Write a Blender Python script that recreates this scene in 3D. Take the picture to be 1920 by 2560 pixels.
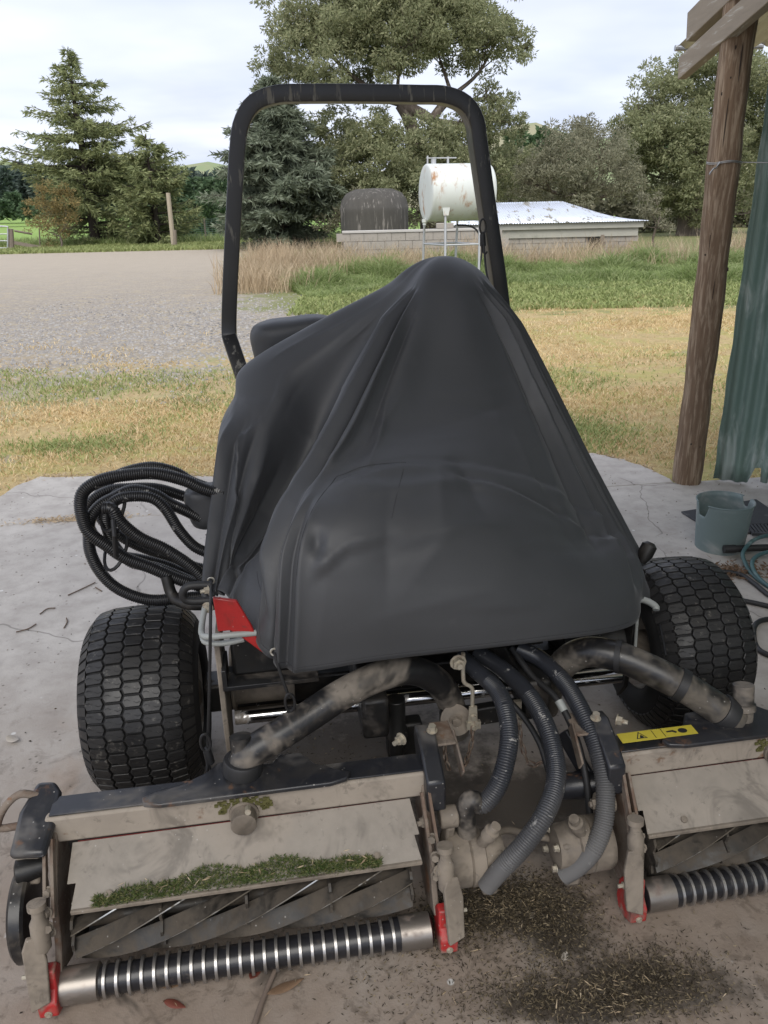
import bpy, bmesh, math, random
import numpy as np
from mathutils import Vector, Matrix
random.seed(7); RNG = np.random.default_rng(7)
for o in list(bpy.data.objects): bpy.data.objects.remove(o)
scene = bpy.context.scene
COL = scene.collection
R_ = math.radians

# ------------------------------------------------------------------ camera
CAM_H, CAM_P, CAM_R, CAM_F = 1.6, R_(21.4), R_(1.3), 1950.0
cam_data = bpy.data.cameras.new('camera')
cam = bpy.data.objects.new('camera', cam_data); COL.objects.link(cam)
cam_data.sensor_fit = 'VERTICAL'; cam_data.sensor_height = 36.0
cam_data.lens = 36.0 * CAM_F / 2560.0
cam_data.clip_start = 0.05; cam_data.clip_end = 6000
cam.matrix_world = Matrix.Translation((0, 0, CAM_H)) @ Matrix.Rotation(math.pi/2 - CAM_P, 4, 'X') @ Matrix.Rotation(-CAM_R, 4, 'Z')
scene.camera = cam

# ------------------------------------------------------------------ sky, sun, exposure
SUN_EL, SUN_AZ = R_(50), R_(-176)      # azimuth measured from +Y towards +X
world = bpy.data.worlds.new('World'); scene.world = world; world.use_nodes = True
nt = world.node_tree; nt.nodes.clear()
def wn(t, **k):
    n = nt.nodes.new(t)
    for a, b in k.items(): setattr(n, a, b)
    return n
sky = wn('ShaderNodeTexSky', sky_type='NISHITA', sun_disc=False)
sky.sun_elevation = SUN_EL; sky.sun_rotation = SUN_AZ; sky.altitude = 200; sky.air_density = 1.0; sky.dust_density = 2.0
tc = wn('ShaderNodeTexCoord')
sep = wn('ShaderNodeSeparateXYZ'); nt.links.new(tc.outputs['Generated'], sep.inputs[0])
zz = wn('ShaderNodeMath', operation='MAXIMUM'); nt.links.new(sep.outputs['Z'], zz.inputs[0]); zz.inputs[1].default_value = 0.0
za = wn('ShaderNodeMath', operation='ADD'); nt.links.new(zz.outputs[0], za.inputs[0]); za.inputs[1].default_value = 0.12
comb = wn('ShaderNodeCombineXYZ')
for i, ax in enumerate('XY'):
    dv = wn('ShaderNodeMath', operation='DIVIDE'); nt.links.new(sep.outputs[ax], dv.inputs[0]); nt.links.new(za.outputs[0], dv.inputs[1]); nt.links.new(dv.outputs[0], comb.inputs[i])
cl = wn('ShaderNodeTexNoise'); cl.inputs['Scale'].default_value = 0.42; cl.inputs['Detail'].default_value = 4; cl.inputs['Roughness'].default_value = 0.55; cl.inputs['Distortion'].default_value = 0.6
nt.links.new(comb.outputs[0], cl.inputs['Vector'])
ramp = wn('ShaderNodeValToRGB'); ramp.color_ramp.elements[0].position = 0.30; ramp.color_ramp.elements[1].position = 0.58
ramp.color_ramp.elements[0].color = (0.82, 0.82, 0.82, 1); ramp.color_ramp.elements[1].color = (1, 1, 1, 1)
nt.links.new(cl.outputs['Fac'], ramp.inputs[0])
cl2 = wn('ShaderNodeTexNoise'); cl2.inputs['Scale'].default_value = .8; cl2.inputs['Detail'].default_value = 4; cl2.inputs['Roughness'].default_value = 0.5
nt.links.new(comb.outputs[0], cl2.inputs['Vector'])
ramp2 = wn('ShaderNodeValToRGB'); ramp2.color_ramp.elements[0].position = 0.35; ramp2.color_ramp.elements[1].position = 0.7
ramp2.color_ramp.elements[0].color = (4.3, 4.7, 5.85, 1); ramp2.color_ramp.elements[1].color = (6.2, 6.45, 7.2, 1)
nt.links.new(cl2.outputs['Fac'], ramp2.inputs[0])
mixc = wn('ShaderNodeMix', data_type='RGBA')
nt.links.new(ramp.outputs[0], mixc.inputs[0]); nt.links.new(sky.outputs[0], mixc.inputs[6]); nt.links.new(ramp2.outputs[0], mixc.inputs[7])
bg = wn('ShaderNodeBackground'); bg.inputs['Strength'].default_value = 0.1
nt.links.new(mixc.outputs[2], bg.inputs[0])
wo = wn('ShaderNodeOutputWorld'); nt.links.new(bg.outputs[0], wo.inputs[0])

sun_d = bpy.data.lights.new('sun', 'SUN'); sun_d.energy = 1.5; sun_d.angle = R_(50); sun_d.color = (1.0, 0.95, 0.86)
sun = bpy.data.objects.new('sun', sun_d); COL.objects.link(sun)
sd = Vector((math.sin(SUN_AZ)*math.cos(SUN_EL), math.cos(SUN_AZ)*math.cos(SUN_EL), math.sin(SUN_EL)))
sun.rotation_euler = sd.to_track_quat('Z', 'Y').to_euler()
vs = scene.view_settings; vs.view_transform = 'Standard'; vs.look = 'None'; vs.exposure = 0.84; vs.gamma = 1; vs.use_curve_mapping = False
scene.render.engine = 'CYCLES'
scene.cycles.max_bounces = 6; scene.cycles.diffuse_bounces = 3; scene.cycles.glossy_bounces = 3; scene.cycles.transmission_bounces = 4
# ------------------------------------------------------------------ placing helpers
def ray(px, py):
    x = px - 960.0; y = 1280.0 - py
    c, s = math.cos(CAM_R), math.sin(CAM_R)
    x, y = x*c + y*s, -x*s + y*c
    return Vector((x/CAM_F, math.cos(CAM_P) + y/CAM_F*math.sin(CAM_P), -math.sin(CAM_P) + y/CAM_F*math.cos(CAM_P)))
EYE = Vector((0, 0, CAM_H))
def at(px, py, Y):                      # world point at distance Y from the camera's station
    d = ray(px, py); return EYE + d*(Y/d.y)
def on(px, py, z=0.0):                  # world point at height z
    d = ray(px, py); return EYE + d*((z - CAM_H)/d.z)
# mower frame: u along the axle, v to the rear, w up
MO = Vector((0.112, 2.063, 0)); MYAW = R_(8.7)
MU = Vector((math.cos(MYAW), math.sin(MYAW), 0)); MV = Vector((-math.sin(MYAW), math.cos(MYAW), 0))
def toloc(p):
    d = p - MO; return Vector((d.dot(MU), d.dot(MV), d.z))
def Lv(px, py, v):
    d = ray(px, py); return toloc(EYE + d*(((MO - EYE).dot(MV) + v)/d.dot(MV)))
def Lw(px, py, w): return toloc(on(px, py, w))
def toworld(p): return MO + MU*p[0] + MV*p[1] + Vector((0, 0, p[2]))

def cr(pts, n):                          # Catmull-Rom through pts, n samples by arc length
    P = np.array([tuple(p) for p in pts], float)
    if len(P) == 2:
        t = np.linspace(0, 1, n)[:, None]; return P[0]*(1-t) + P[1]*t
    Q = np.vstack([2*P[0]-P[1], P, 2*P[-1]-P[-2]])
    out = []
    for i in range(len(P)-1):
        p0, p1, p2, p3 = Q[i], Q[i+1], Q[i+2], Q[i+3]
        for t in np.linspace(0, 1, 24, endpoint=False):
            out.append(.5*((2*p1)+(-p0+p2)*t+(2*p0-5*p1+4*p2-p3)*t*t+(-p0+3*p1-3*p2+p3)*t**3))
    out.append(P[-1]); out = np.array(out)
    d = np.r_[0, np.cumsum(np.linalg.norm(np.diff(out, axis=0), axis=1))]
    s = np.linspace(0, d[-1], n)
    return np.stack([np.interp(s, d, out[:, k]) for k in range(P.shape[1])], 1)

# ------------------------------------------------------------------ mesh helpers
def link(o, parent=None):
    COL.objects.link(o)
    if parent is not None: o.parent = parent
    return o
def tag(o, label=None, cat=None, group=None, kind=None):
    if label: o['label'] = label
    if cat: o['category'] = cat
    if group: o['group'] = group
    if kind: o['kind'] = kind
    return o
def empty(name, loc=(0, 0, 0), rz=0.0, **k):
    o = bpy.data.objects.new(name, None); o.location = loc; o.rotation_euler = (0, 0, rz); o.empty_display_size = .1
    COL.objects.link(o); return tag(o, **k)
def copy_tree(o, parent=None):
    c = o.copy(); COL.objects.link(c); c.parent = parent
    for ch in list(o.children): copy_tree(ch, c)
    return c
class MB:
    def __init__(s): s.v = []; s.f = []
    def add(s, vs, fs):
        o = len(s.v); s.v += [tuple(p) for p in vs]; s.f += [tuple(i+o for i in f) for f in fs]; return s
    def box(s, c, size, M=None):
        x, y, z = [d/2 for d in size]; c = Vector(c)
        vs = [Vector((a*x, b*y, d*z)) for a in (-1, 1) for b in (-1, 1) for d in (-1, 1)]
        if M is not None: vs = [M @ p for p in vs]
        return s.add([p + c for p in vs], [(0,1,3,2),(4,6,7,5),(0,4,5,1),(2,3,7,6),(0,2,6,4),(1,5,7,3)])
    def bar(s, a, b, w, h, up=(0, 0, 1)):
        a, b = Vector(a), Vector(b); d = (b-a).normalized(); up = Vector(up)
        x = d.cross(up)
        if x.length < 1e-4: x = d.cross(Vector((0, 1, 0)))
        x.normalize(); y = x.cross(d)
        vs = [p + x*(i*w/2) + y*(j*h/2) for p in (a, b) for i in (-1, 1) for j in (-1, 1)]
        return s.add(vs, [(0,1,3,2),(4,6,7,5),(0,4,5,1),(2,3,7,6),(0,2,6,4),(1,5,7,3)])
    def tube(s, pts, r, n=10, caps=True, sec=None):
        P = [Vector(p) for p in pts]; m = len(P)
        R = r if hasattr(r, '__len__') else [r]*m
        T = [(P[min(i+1, m-1)] - P[max(i-1, 0)]).normalized() for i in range(m)]
        ref = Vector((0, 0, 1)) if abs(T[0].z) < .9 else Vector((1, 0, 0))
        N = (ref - T[0]*ref.dot(T[0])).normalized(); vs = []; o = len(s.v)
        for i in range(m):
            N = (N - T[i]*N.dot(T[i])).normalized(); B = T[i].cross(N)
            for k in range(n):
                a = 2*math.pi*k/n
                if sec: cx, cy = sec[k]
                else: cx, cy = math.cos(a), math.sin(a)
                vs.append(P[i] + N*(cx*R[i]) + B*(cy*R[i]))
        fs = [(i*n+k, i*n+(k+1) % n, (i+1)*n+(k+1) % n, (i+1)*n+k) for i in range(m-1) for k in range(n)]
        if caps: fs += [tuple(range(n-1, -1, -1)), tuple((m-1)*n+k for k in range(n))]
        return s.add(vs, fs)
    def lathe(s, o, axis, prof, n=24, caps=True):
        o, ax = Vector(o), Vector(axis).normalized()
        ref = Vector((0, 0, 1)) if abs(ax.z) < .9 else Vector((1, 0, 0))
        X = (ref - ax*ref.dot(ax)).normalized(); Y = ax.cross(X); vs = []; m = len(prof)
        for d, r in prof:
            for k in range(n):
                a = 2*math.pi*k/n; vs.append(o + ax*d + X*(r*math.cos(a)) + Y*(r*math.sin(a)))
        fs = [(i*n+k, i*n+(k+1) % n, (i+1)*n+(k+1) % n, (i+1)*n+k) for i in range(m-1) for k in range(n)]
        if caps: fs += [tuple(range(n-1, -1, -1)), tuple((m-1)*n+k for k in range(n))]
        return s.add(vs, fs)
    def cyl(s, a, b, r, n=16): a = Vector(a); d = Vector(b)-a; return s.lathe(a, d, [(0, r), (d.length, r)], n)
    def prism(s, poly, o, ex, ey, th):
        o, ex, ey = Vector(o), Vector(ex).normalized(), Vector(ey).normalized(); ez = ex.cross(ey); n = len(poly)
        vs = [o + ex*x + ey*y + ez*(k*th/2) for k in (-1, 1) for x, y in poly]
        return s.add(vs, [tuple(range(n-1, -1, -1)), tuple(range(n, 2*n))] + [(i, (i+1) % n, n+(i+1) % n, n+i) for i in range(n)])
    def hexbolt(s, c, axis, r=.009, h=.008, stud=0.0):
        c, ax = Vector(c), Vector(axis).normalized()
        s.lathe(c, ax, [(0, r*1.35), (.002, r*1.35)], 12); s.lathe(c + ax*.002, ax, [(0, r), (h, r*.97)], 6)
        if stud: s.lathe(c + ax*(h+.002), ax, [(0, r*.55), (stud, r*.5)], 8)
        return s
    def mesh(s, name):
        me = bpy.data.meshes.new(name); me.from_pydata(s.v, [], s.f); me.update()
        return me
    def build(s, name, mat, parent=None, smooth=35, bevel=0.0, seg=2, solid=0.0, fixn=True, **k):
        me = s.mesh(name)
        if fixn:
            bm = bmesh.new(); bm.from_mesh(me); bmesh.ops.recalc_face_normals(bm, faces=bm.faces); bm.to_mesh(me); bm.free()
        if smooth:
            me.shade_smooth()
            if smooth < 179: me.set_sharp_from_angle(angle=R_(smooth))
        o = bpy.data.objects.new(name, me); link(o, parent)
        if mat: me.materials.append(M[mat] if isinstance(mat, str) else mat)
        if solid: md = o.modifiers.new('solid', 'SOLIDIFY'); md.thickness = solid; md.offset = 0
        if bevel: md = o.modifiers.new('bevel', 'BEVEL'); md.width = bevel; md.segments = seg; md.limit_method = 'ANGLE'; md.angle_limit = R_(40)
        return tag(o, **k)
def npmesh(name, V, F, mat, parent=None, **k):      # fast quads/tris from arrays
    V = np.asarray(V, np.float32); F = np.asarray(F, np.int32); nf, c = F.shape
    me = bpy.data.meshes.new(name); me.vertices.add(len(V)); me.vertices.foreach_set('co', V.ravel())
    me.loops.add(nf*c); me.loops.foreach_set('vertex_index', F.ravel())
    me.polygons.add(nf); me.polygons.foreach_set('loop_start', np.arange(nf, dtype=np.int32)*c)
    me.update(calc_edges=True); me.validate()
    me.materials.append(M[mat]); o = bpy.data.objects.new(name, me); link(o, parent); return tag(o, **k)
def leaves(pos, dirs, L, W, droop=0.0):             # diamond leaves: arrays -> V, F
    n = len(pos); dirs = dirs/np.linalg.norm(dirs, axis=1, keepdims=True)
    rnd = RNG.normal(size=(n, 3)); side = np.cross(dirs, rnd); side /= np.linalg.norm(side, axis=1, keepdims=True)+1e-9
    L = np.broadcast_to(np.asarray(L, float), (n,))[:, None]; W = np.broadcast_to(np.asarray(W, float), (n,))[:, None]
    mid = pos + dirs*L*.45; tip = pos + dirs*L; tip[:, 2] -= droop*L[:, 0]
    V = np.stack([pos, mid + side*W*.5, tip, mid - side*W*.5], 1).reshape(-1, 3)
    return V, np.arange(n*4).reshape(n, 4)
def blades(base, h, w, lean, bend=.4):              # grass blades, two quads' worth (tri tip)
    n = len(base); a = RNG.uniform(0, 2*np.pi, n); d = np.stack([np.cos(a), np.sin(a), np.zeros(n)], 1)
    b = RNG.uniform(0, 2*np.pi, n); sd = np.stack([np.cos(b), np.sin(b), np.zeros(n)], 1)
    h = h[:, None]; w = np.broadcast_to(np.asarray(w, float), (n,))[:, None]; ln = lean[:, None]
    up = np.array([[0, 0, 1.]])
    m = base + up*h*.55 + d*ln*h*.4; t = base + up*h*(1-.35*ln*bend) + d*ln*h*1.1
    V = np.stack([base - sd*w*.5, base + sd*w*.5, m + sd*w*.42, t, m - sd*w*.42], 1).reshape(-1, 3)
    b_ = np.arange(n)[:, None]*5
    return V, np.concatenate([b_ + np.array([[0, 1, 2]]), b_ + np.array([[0, 2, 4]]), b_ + np.array([[4, 2, 3]])])

# ------------------------------------------------------------------ materials
M = {}
class NT:
    def __init__(s, name):
        m = bpy.data.materials.new(name); m.use_nodes = True; s.m = m; s.t = m.node_tree; s.t.nodes.clear()
        s.out = s.n('ShaderNodeOutputMaterial'); s.b = s.n('ShaderNodeBsdfPrincipled'); s.l(s.b.outputs[0], s.out.inputs[0])
        s.tc = s.n('ShaderNodeTexCoord'); M[name] = m
    def n(s, t, **k):
        x = s.t.nodes.new(t)
        for a, b in k.items(): setattr(x, a, b)
        return x
    def l(s, a, b): s.t.links.new(a, b)
    def val(s, sock, v):
        if hasattr(v, 'is_output'): s.l(v, sock)
        else: sock.default_value = v
    def noise(s, scale, detail=5, rough=.55, vec=None, dist=0, stretch=None):
        x = s.n('ShaderNodeTexNoise'); x.inputs['Scale'].default_value = scale; x.inputs['Detail'].default_value = min(detail, 4)
        x.inputs['Roughness'].default_value = rough; x.inputs['Distortion'].default_value = dist
        v = vec or s.tc.outputs['Object']
        if stretch:
            mp = s.n('ShaderNodeMapping'); mp.inputs['Scale'].default_value = stretch; s.l(v, mp.inputs[0]); v = mp.outputs[0]
        s.l(v, x.inputs['Vector']); return x.outputs['Fac']
    def ramp(s, f, a, b, ca=0.0, cb=1.0):
        x = s.n('ShaderNodeMapRange'); x.interpolation_type = 'SMOOTHSTEP'; s.l(f, x.inputs[0])
        x.inputs[1].default_value = a; x.inputs[2].default_value = b; x.inputs[3].default_value = ca; x.inputs[4].default_value = cb
        return x.outputs[0]
    def mix(s, f, a, b):
        x = s.n('ShaderNodeMix', data_type='RGBA'); s.val(x.inputs[0], f)
        for i, c in ((6, a), (7, b)):
            if hasattr(c, 'is_output'): s.l(c, x.inputs[i])
            else: x.inputs[i].default_value = (*c, 1)
        return x.outputs[2]
    def math(s, op, a, b=0.0):
        x = s.n('ShaderNodeMath', operation=op); s.val(x.inputs[0], a); s.val(x.inputs[1], b); return x.outputs[0]
    def xyz(s, which='Object'):
        x = s.n('ShaderNodeSeparateXYZ'); s.l(s.tc.outputs[which], x.inputs[0]); return x.outputs
    def bump(s, f, strength, dist=.01):
        x = s.n('ShaderNodeBump'); x.inputs['Strength'].default_value = strength; x.inputs['Distance'].default_value = dist
        s.l(f, x.inputs['Height'])
        if getattr(s, '_b', None): s.l(s._b, x.inputs['Normal'])
        s._b = x.outputs[0]; s.l(s._b, s.b.inputs['Normal'])
    def fin(s, col, rough=.6, metal=0.0, spec=.5):
        s.val(s.b.inputs['Base Color'], col if hasattr(col, 'is_output') else (*col, 1)); s.val(s.b.inputs['Roughness'], rough)
        s.val(s.b.inputs['Metallic'], metal); s.b.inputs['Specular IOR Level'].default_value = spec; return s.m
def sc(c, k): return tuple(min(1, x*k) for x in c)
def simple(name, col, rough=.6, metal=0.0, var=.18, scale=9, bump=.0, bs=60, col2=None, amt=(.5, .65), s2=5, spec=.5, rough2=None, stretch=None):
    n = NT(name); f = n.noise(scale, 6, .6, stretch=stretch)
    c = n.mix(f, sc(col, 1-var), sc(col, 1+var)); rg = rough
    if col2:
        g = n.ramp(n.noise(s2, 8, .68, dist=.4, stretch=stretch), amt[0], amt[1]); c = n.mix(g, c, col2)
        if rough2 is not None: rg = n.ramp(g, 0, 1, rough, rough2)
        if metal: metal = n.ramp(g, 0, 1, metal, 0.0)
    if bump: n.bump(n.noise(bs, 4, .6), bump, .003)
    return n.fin(c, rg, metal, spec)
def foliage(name, c1, c2, c3, rough=.65, trans=.25):
    n = NT(name); g = n.n('ShaderNodeNewGeometry'); r = g.outputs['Random Per Island']
    x = n.n('ShaderNodeValToRGB'); e = x.color_ramp.elements; e[0].color = (*c1, 1); e[1].color = (*c3, 1); e[1].position = 1
    m = e.new(.5); m.color = (*c2, 1); n.l(r, x.inputs[0])
    c = n.mix(n.ramp(n.noise(.6, 3, .6), .3, .7, 0, .55), x.outputs[0], sc(c2, 1.25))
    n.fin(c, rough, 0, .25)
    if trans:
        tr = n.n('ShaderNodeBsdfTranslucent'); n.l(c, tr.inputs[0]); mx = n.n('ShaderNodeMixShader'); mx.inputs[0].default_value = trans
        n.l(n.b.outputs[0], mx.inputs[1]); n.l(tr.outputs[0], mx.inputs[2]); n.l(mx.outputs[0], n.out.inputs[0])
    return n.m
# ------------------------------------------------------------------ ground
n = NT('ground_mat'); X, Y, Z = n.xyz()
nb = n.noise(.35, 5, .6); nm = n.noise(1.6, 6, .65); nf = n.noise(22, 5, .7); nff = n.noise(70, 3, .7)
straw = n.mix(n.ramp(nf, .3, .7), (.37, .275, .14), (.53, .41, .215))
straw = n.mix(n.ramp(nm, .42, .62), straw, n.mix(nf, (.34, .31, .10), (.44, .39, .155)))
soil = n.mix(nff, (.26, .205, .155), (.42, .35, .28))
dry = n.mix(n.ramp(nm, .56, .70, 0, .75), straw, soil)
green = n.mix(nf, (.12, .20, .035), (.26, .34, .09))
dry = n.mix(n.ramp(n.noise(.9, 4, .6, dist=.5), .60, .72, 0, .8), dry, green)
grav = n.mix(n.ramp(nff, .25, .75), (.30, .262, .218), (.47, .42, .36))
vor = n.n('ShaderNodeTexVoronoi'); vor.inputs['Scale'].default_value = 15; n.l(n.tc.outputs['Object'], vor.inputs['Vector'])
grav = n.mix(n.ramp(vor.outputs['Distance'], .28, .62, 0, .5), grav, (.16, .15, .14))
grav = n.mix(n.ramp(n.noise(3.2, 6, .7), .48, .66, 0, .55), grav, n.mix(nf, (.40, .31, .17), (.50, .42, .27)))
grav = n.mix(n.ramp(n.noise(48, 3, .7), .58, .66, 0, .35), grav, (.52, .50, .47))
fine = n.mix(n.math('ADD', n.math('MULTIPLY', nf, .6), n.math('MULTIPLY', nm, .4)), (.37, .318, .255), (.50, .44, .36))
yn = n.math('ADD', Y, n.math('MULTIPLY', n.math('SUBTRACT', nb, .5), 9.0))
yn = n.math('ADD', yn, n.math('MULTIPLY', n.math('SUBTRACT', nm, .5), 7.0))
xn = n.math('ADD', X, n.math('MULTIPLY', n.math('SUBTRACT', nm, .5), 4.0))
grav = n.mix(n.ramp(yn, 9, 30), grav, n.mix(n.ramp(n.noise(30, 3, .7), .5, .7, 0, .4), fine, (.22, .20, .175)))
gm = n.math('MULTIPLY', n.ramp(yn, 6.6, 10.4), n.ramp(n.math('ADD', xn, n.math('MULTIPLY', Y, .10)), -.3, 1.4, 1, 0))
col = n.mix(gm, dry, grav)
far_green = n.math('MULTIPLY', n.ramp(n.math('ADD', yn, n.math('MULTIPLY', X, .2)), 36, 38.5), 1.0)
rt = n.math('MULTIPLY', n.ramp(yn, 12.6, 14.2), n.ramp(n.math('ADD', xn, n.math('MULTIPLY', Y, .16)), -.6, .6))
col = n.mix(n.math('MAXIMUM', far_green, rt), col, n.mix(nb, (.17, .18, .08), (.25, .26, .115)))
field = n.mix(n.noise(.03, 4), (.16, .28, .06), (.30, .40, .12))
col = n.mix(n.ramp(Y, 48, 52), col, field)
n.bump(nff, .6, .02); n.bump(nf, .5, .04)
n.fin(col, .95, 0, .2)
g = MB()
xs = [-900, -300, -80, -40, -20, -10, -5, -3, 0, 3, 5, 10, 20, 40, 80, 300, 900]; ys = [-40, -5, 2, 4, 6, 9, 13, 18, 24, 32, 42, 60, 100, 200, 500, 1500]
g.add([(x, y, -.03) for y in ys for x in xs], [(j*len(xs)+i, j*len(xs)+i+1, (j+1)*len(xs)+i+1, (j+1)*len(xs)+i) for j in range(len(ys)-1) for i in range(len(xs)-1)])
g.build('ground', 'ground_mat', kind='structure', fixn=False)

# ------------------------------------------------------------------ concrete
n = NT('concrete_mat'); X, Y, Z = n.xyz()
a = n.noise(1.3, 6, .6); b = n.noise(9, 6, .65); c = n.noise(60, 4, .7)
col = n.mix(n.ramp(a, .3, .7), (.375, .35, .32), (.475, .448, .412))
col = n.mix(n.ramp(b, .35, .75, 0, .6), col, (.28, .255, .235))
near = n.ramp(n.math('ADD', Y, n.math('MULTIPLY', n.math('SUBTRACT', a, .5), 1.6)), 1.2, 3.0, 1, 0)         # browner towards the camera, edge broken up by noise
brown = n.mix(b, (.17, .130, .10), (.32, .265, .22))
col = n.mix(n.math('MULTIPLY', near, n.ramp(n.noise(2.2, 6, .65), .30, .58, .55, 1)), col, brown)
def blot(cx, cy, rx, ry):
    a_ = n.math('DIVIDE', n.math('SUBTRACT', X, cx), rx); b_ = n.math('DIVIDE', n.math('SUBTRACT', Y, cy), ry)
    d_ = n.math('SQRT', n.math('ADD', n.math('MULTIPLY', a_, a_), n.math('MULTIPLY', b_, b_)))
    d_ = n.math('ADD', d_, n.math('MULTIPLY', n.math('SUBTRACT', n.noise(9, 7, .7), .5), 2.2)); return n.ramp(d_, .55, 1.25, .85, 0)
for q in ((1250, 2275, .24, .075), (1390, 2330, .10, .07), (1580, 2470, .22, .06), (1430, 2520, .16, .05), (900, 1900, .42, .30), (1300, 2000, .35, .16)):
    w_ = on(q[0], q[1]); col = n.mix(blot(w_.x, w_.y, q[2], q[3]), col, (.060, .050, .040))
col = n.mix(n.math('MULTIPLY', near, n.ramp(n.noise(16, 8, .75, dist=.5), .52, .66, 0, .55)), col, (.10, .078, .06))
rust = n.math('MULTIPLY', near, n.ramp(n.noise(1.7, 5, .6, dist=.6), .60, .70, 0, .5)); col = n.mix(rust, col, (.30, .19, .11))
oil = n.ramp(n.noise(3.1, 7, .7, dist=.8), .58, .70, 0, .8)
col = n.mix(n.math('MULTIPLY', near, oil), col, (.035, .030, .026))
sp = n.n('ShaderNodeTexVoronoi'); sp.inputs['Scale'].default_value = 9; n.l(n.tc.outputs['Object'], sp.inputs['Vector'])
col = n.mix(n.math('MULTIPLY', n.ramp(sp.outputs['Distance'], .05, .09, .8, 0), n.ramp(n.noise(7, 2), .5, .56)), col, (.62, .62, .60))
sp2 = n.n('ShaderNodeTexVoronoi'); sp2.inputs['Scale'].default_value = 31; n.l(n.tc.outputs['Object'], sp2.inputs['Vector'])
col = n.mix(n.math('MULTIPLY', n.ramp(sp2.outputs['Distance'], .10, .2, .7, 0), n.ramp(n.noise(4, 3), .5, .6)), col, (.10, .085, .07))
crk = n.n('ShaderNodeTexVoronoi', feature='DISTANCE_TO_EDGE'); crk.inputs['Scale'].default_value = .55
wv = n.n('ShaderNodeVectorMath', operation='ADD'); n.l(n.tc.outputs['Object'], wv.inputs[0])
nn_ = n.n('ShaderNodeTexNoise'); nn_.inputs['Scale'].default_value = 5; n.l(n.tc.outputs['Object'], nn_.inputs['Vector']); vsc = n.n('ShaderNodeVectorMath', operation='SCALE'); vsc.inputs['Scale'].default_value = .14; n.l(nn_.outputs['Color'], vsc.inputs[0]); n.l(vsc.outputs[0], wv.inputs[1])
n.l(wv.outputs[0], crk.inputs['Vector'])
col = n.mix(n.math('MULTIPLY', n.ramp(crk.outputs['Distance'], .0012, .003, .5, 0), n.ramp(n.noise(.8, 2), .5, .55)), col, (.10, .09, .08))
n.bump(c, .35, .004); n.bump(b, .3, .008)
n.bump(n.noise(220, 3, .6), .25, .002)
n.fin(col, n.ramp(b, .3, .7, .75, .92), 0, .3)

def jy(x): return 4.27 + .116*x
def slab(name, poly, z0, z1):
    m = MB(); k = len(poly)
    m.add([(x, y, z1) for x, y in poly] + [(x, y, z0) for x, y in poly], [tuple(range(k)), tuple(range(2*k-1, k-1, -1))] + [(i, i+k, (i+1) % k+k, (i+1) % k) for i in range(k)])
    return m.build(name, 'concrete_mat', bevel=.008, smooth=30, kind='structure')
slab('concrete_floor', [(-5.2, -4), (6, -4), (6, jy(6)-.006), (-5.2, jy(-5.2)-.006)], -.14, 0)
rr = random.Random(3)
edge = [(-2.75, jy(-2.75)+.006), (-2.55, 4.30), (-2.36, 4.48), (-2.34, 4.70), (-2.26, 4.88), (-1.8, 4.84), (-1.1, 4.80), (-.3, 4.9), (.6, 5.0), (1.2, 5.12), (1.44, 5.12), (1.58, 4.98), (1.68, 4.84), (1.76, 4.60), (1.775, jy(1.775)+.006)]
e2 = []
for (x0, y0), (x1, y1) in zip(edge[:-1], edge[1:]):
    for k in range(4):
        t = k/4; e2.append((x0+(x1-x0)*t + (rr.uniform(-.012, .012) if k else 0), y0+(y1-y0)*t + (rr.uniform(-.015, .015) if k else 0)))
e2.append(edge[-1])
slab('concrete_apron', e2[::-1], -.14, -.004)

# ------------------------------------------------------------------ open shed over the camera
simple('timber', (.16, .105, .066), .85, var=.4, scale=7, bump=.5, bs=30, col2=(.31, .235, .165), amt=(.45, .65), s2=6, stretch=(9, 9, .8))
simple('rafter_wood', (.27, .23, .185), .85, var=.3, scale=5, bump=.4, bs=30, col2=(.42, .40, .36), amt=(.56, .66), s2=5, stretch=(6, .7, 6))
simple('green_iron', (.17, .245, .21), .5, var=.25, scale=3, col2=(.38, .44, .41), amt=(.48, .70), s2=7, stretch=(1, 1, .35))
simple('galv', (.45, .46, .48), .45, .75, var=.2, scale=5, col2=(.30, .22, .16), amt=(.62, .75), s2=3)
simple('wire', (.42, .42, .42), .45, .8)
simple('dark_soil', (.02, .018, .016), .95)
shed = empty('open_shed', (1.84, 4.45, 0), label='open pole shed with leaning timber post, rafter ends and green iron wall', cat='shed')
SO = Vector((1.84, 4.45, 0))
def S(p): return Vector(p) - SO
# post: a slightly crooked round log
pb, pt = on(1714, 1203), at(1866, -20, 4.42)
pts = []; rad = []
for i in range(34):
    t = i/33; p = pb.lerp(pt, t); p = p + Vector((.012*math.sin(t*5+.5), .01*math.sin(t*7), 0)); pts.append(p); rad.append(.083 - .006*t + .0025*math.sin(t*21)+.002*math.sin(t*47))
pts.append(pt + (pt-pb)*.15); rad.append(.077)
m = MB(); m.tube([S(p) for p in pts], rad, 28)
rr = random.Random(5)
for i, v in enumerate(m.v):
    k = i % 28; a = 2*math.pi*k/28; r_ = .0022*math.sin(a*5+1)+.0016*math.sin(a*11+i*.004)
    row = min(i//28, len(pts)-1); c_ = S(pts[row]); d = Vector(v)-c_
    if d.length > 1e-5: m.v[i] = tuple(c_ + d*(1+r_/d.length*1.5 + rr.uniform(-.006, .006)))
post = m.build('timber_post', 'timber', shed, smooth=60); post['label'] = 'round weathered timber post at the shed edge'
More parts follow.
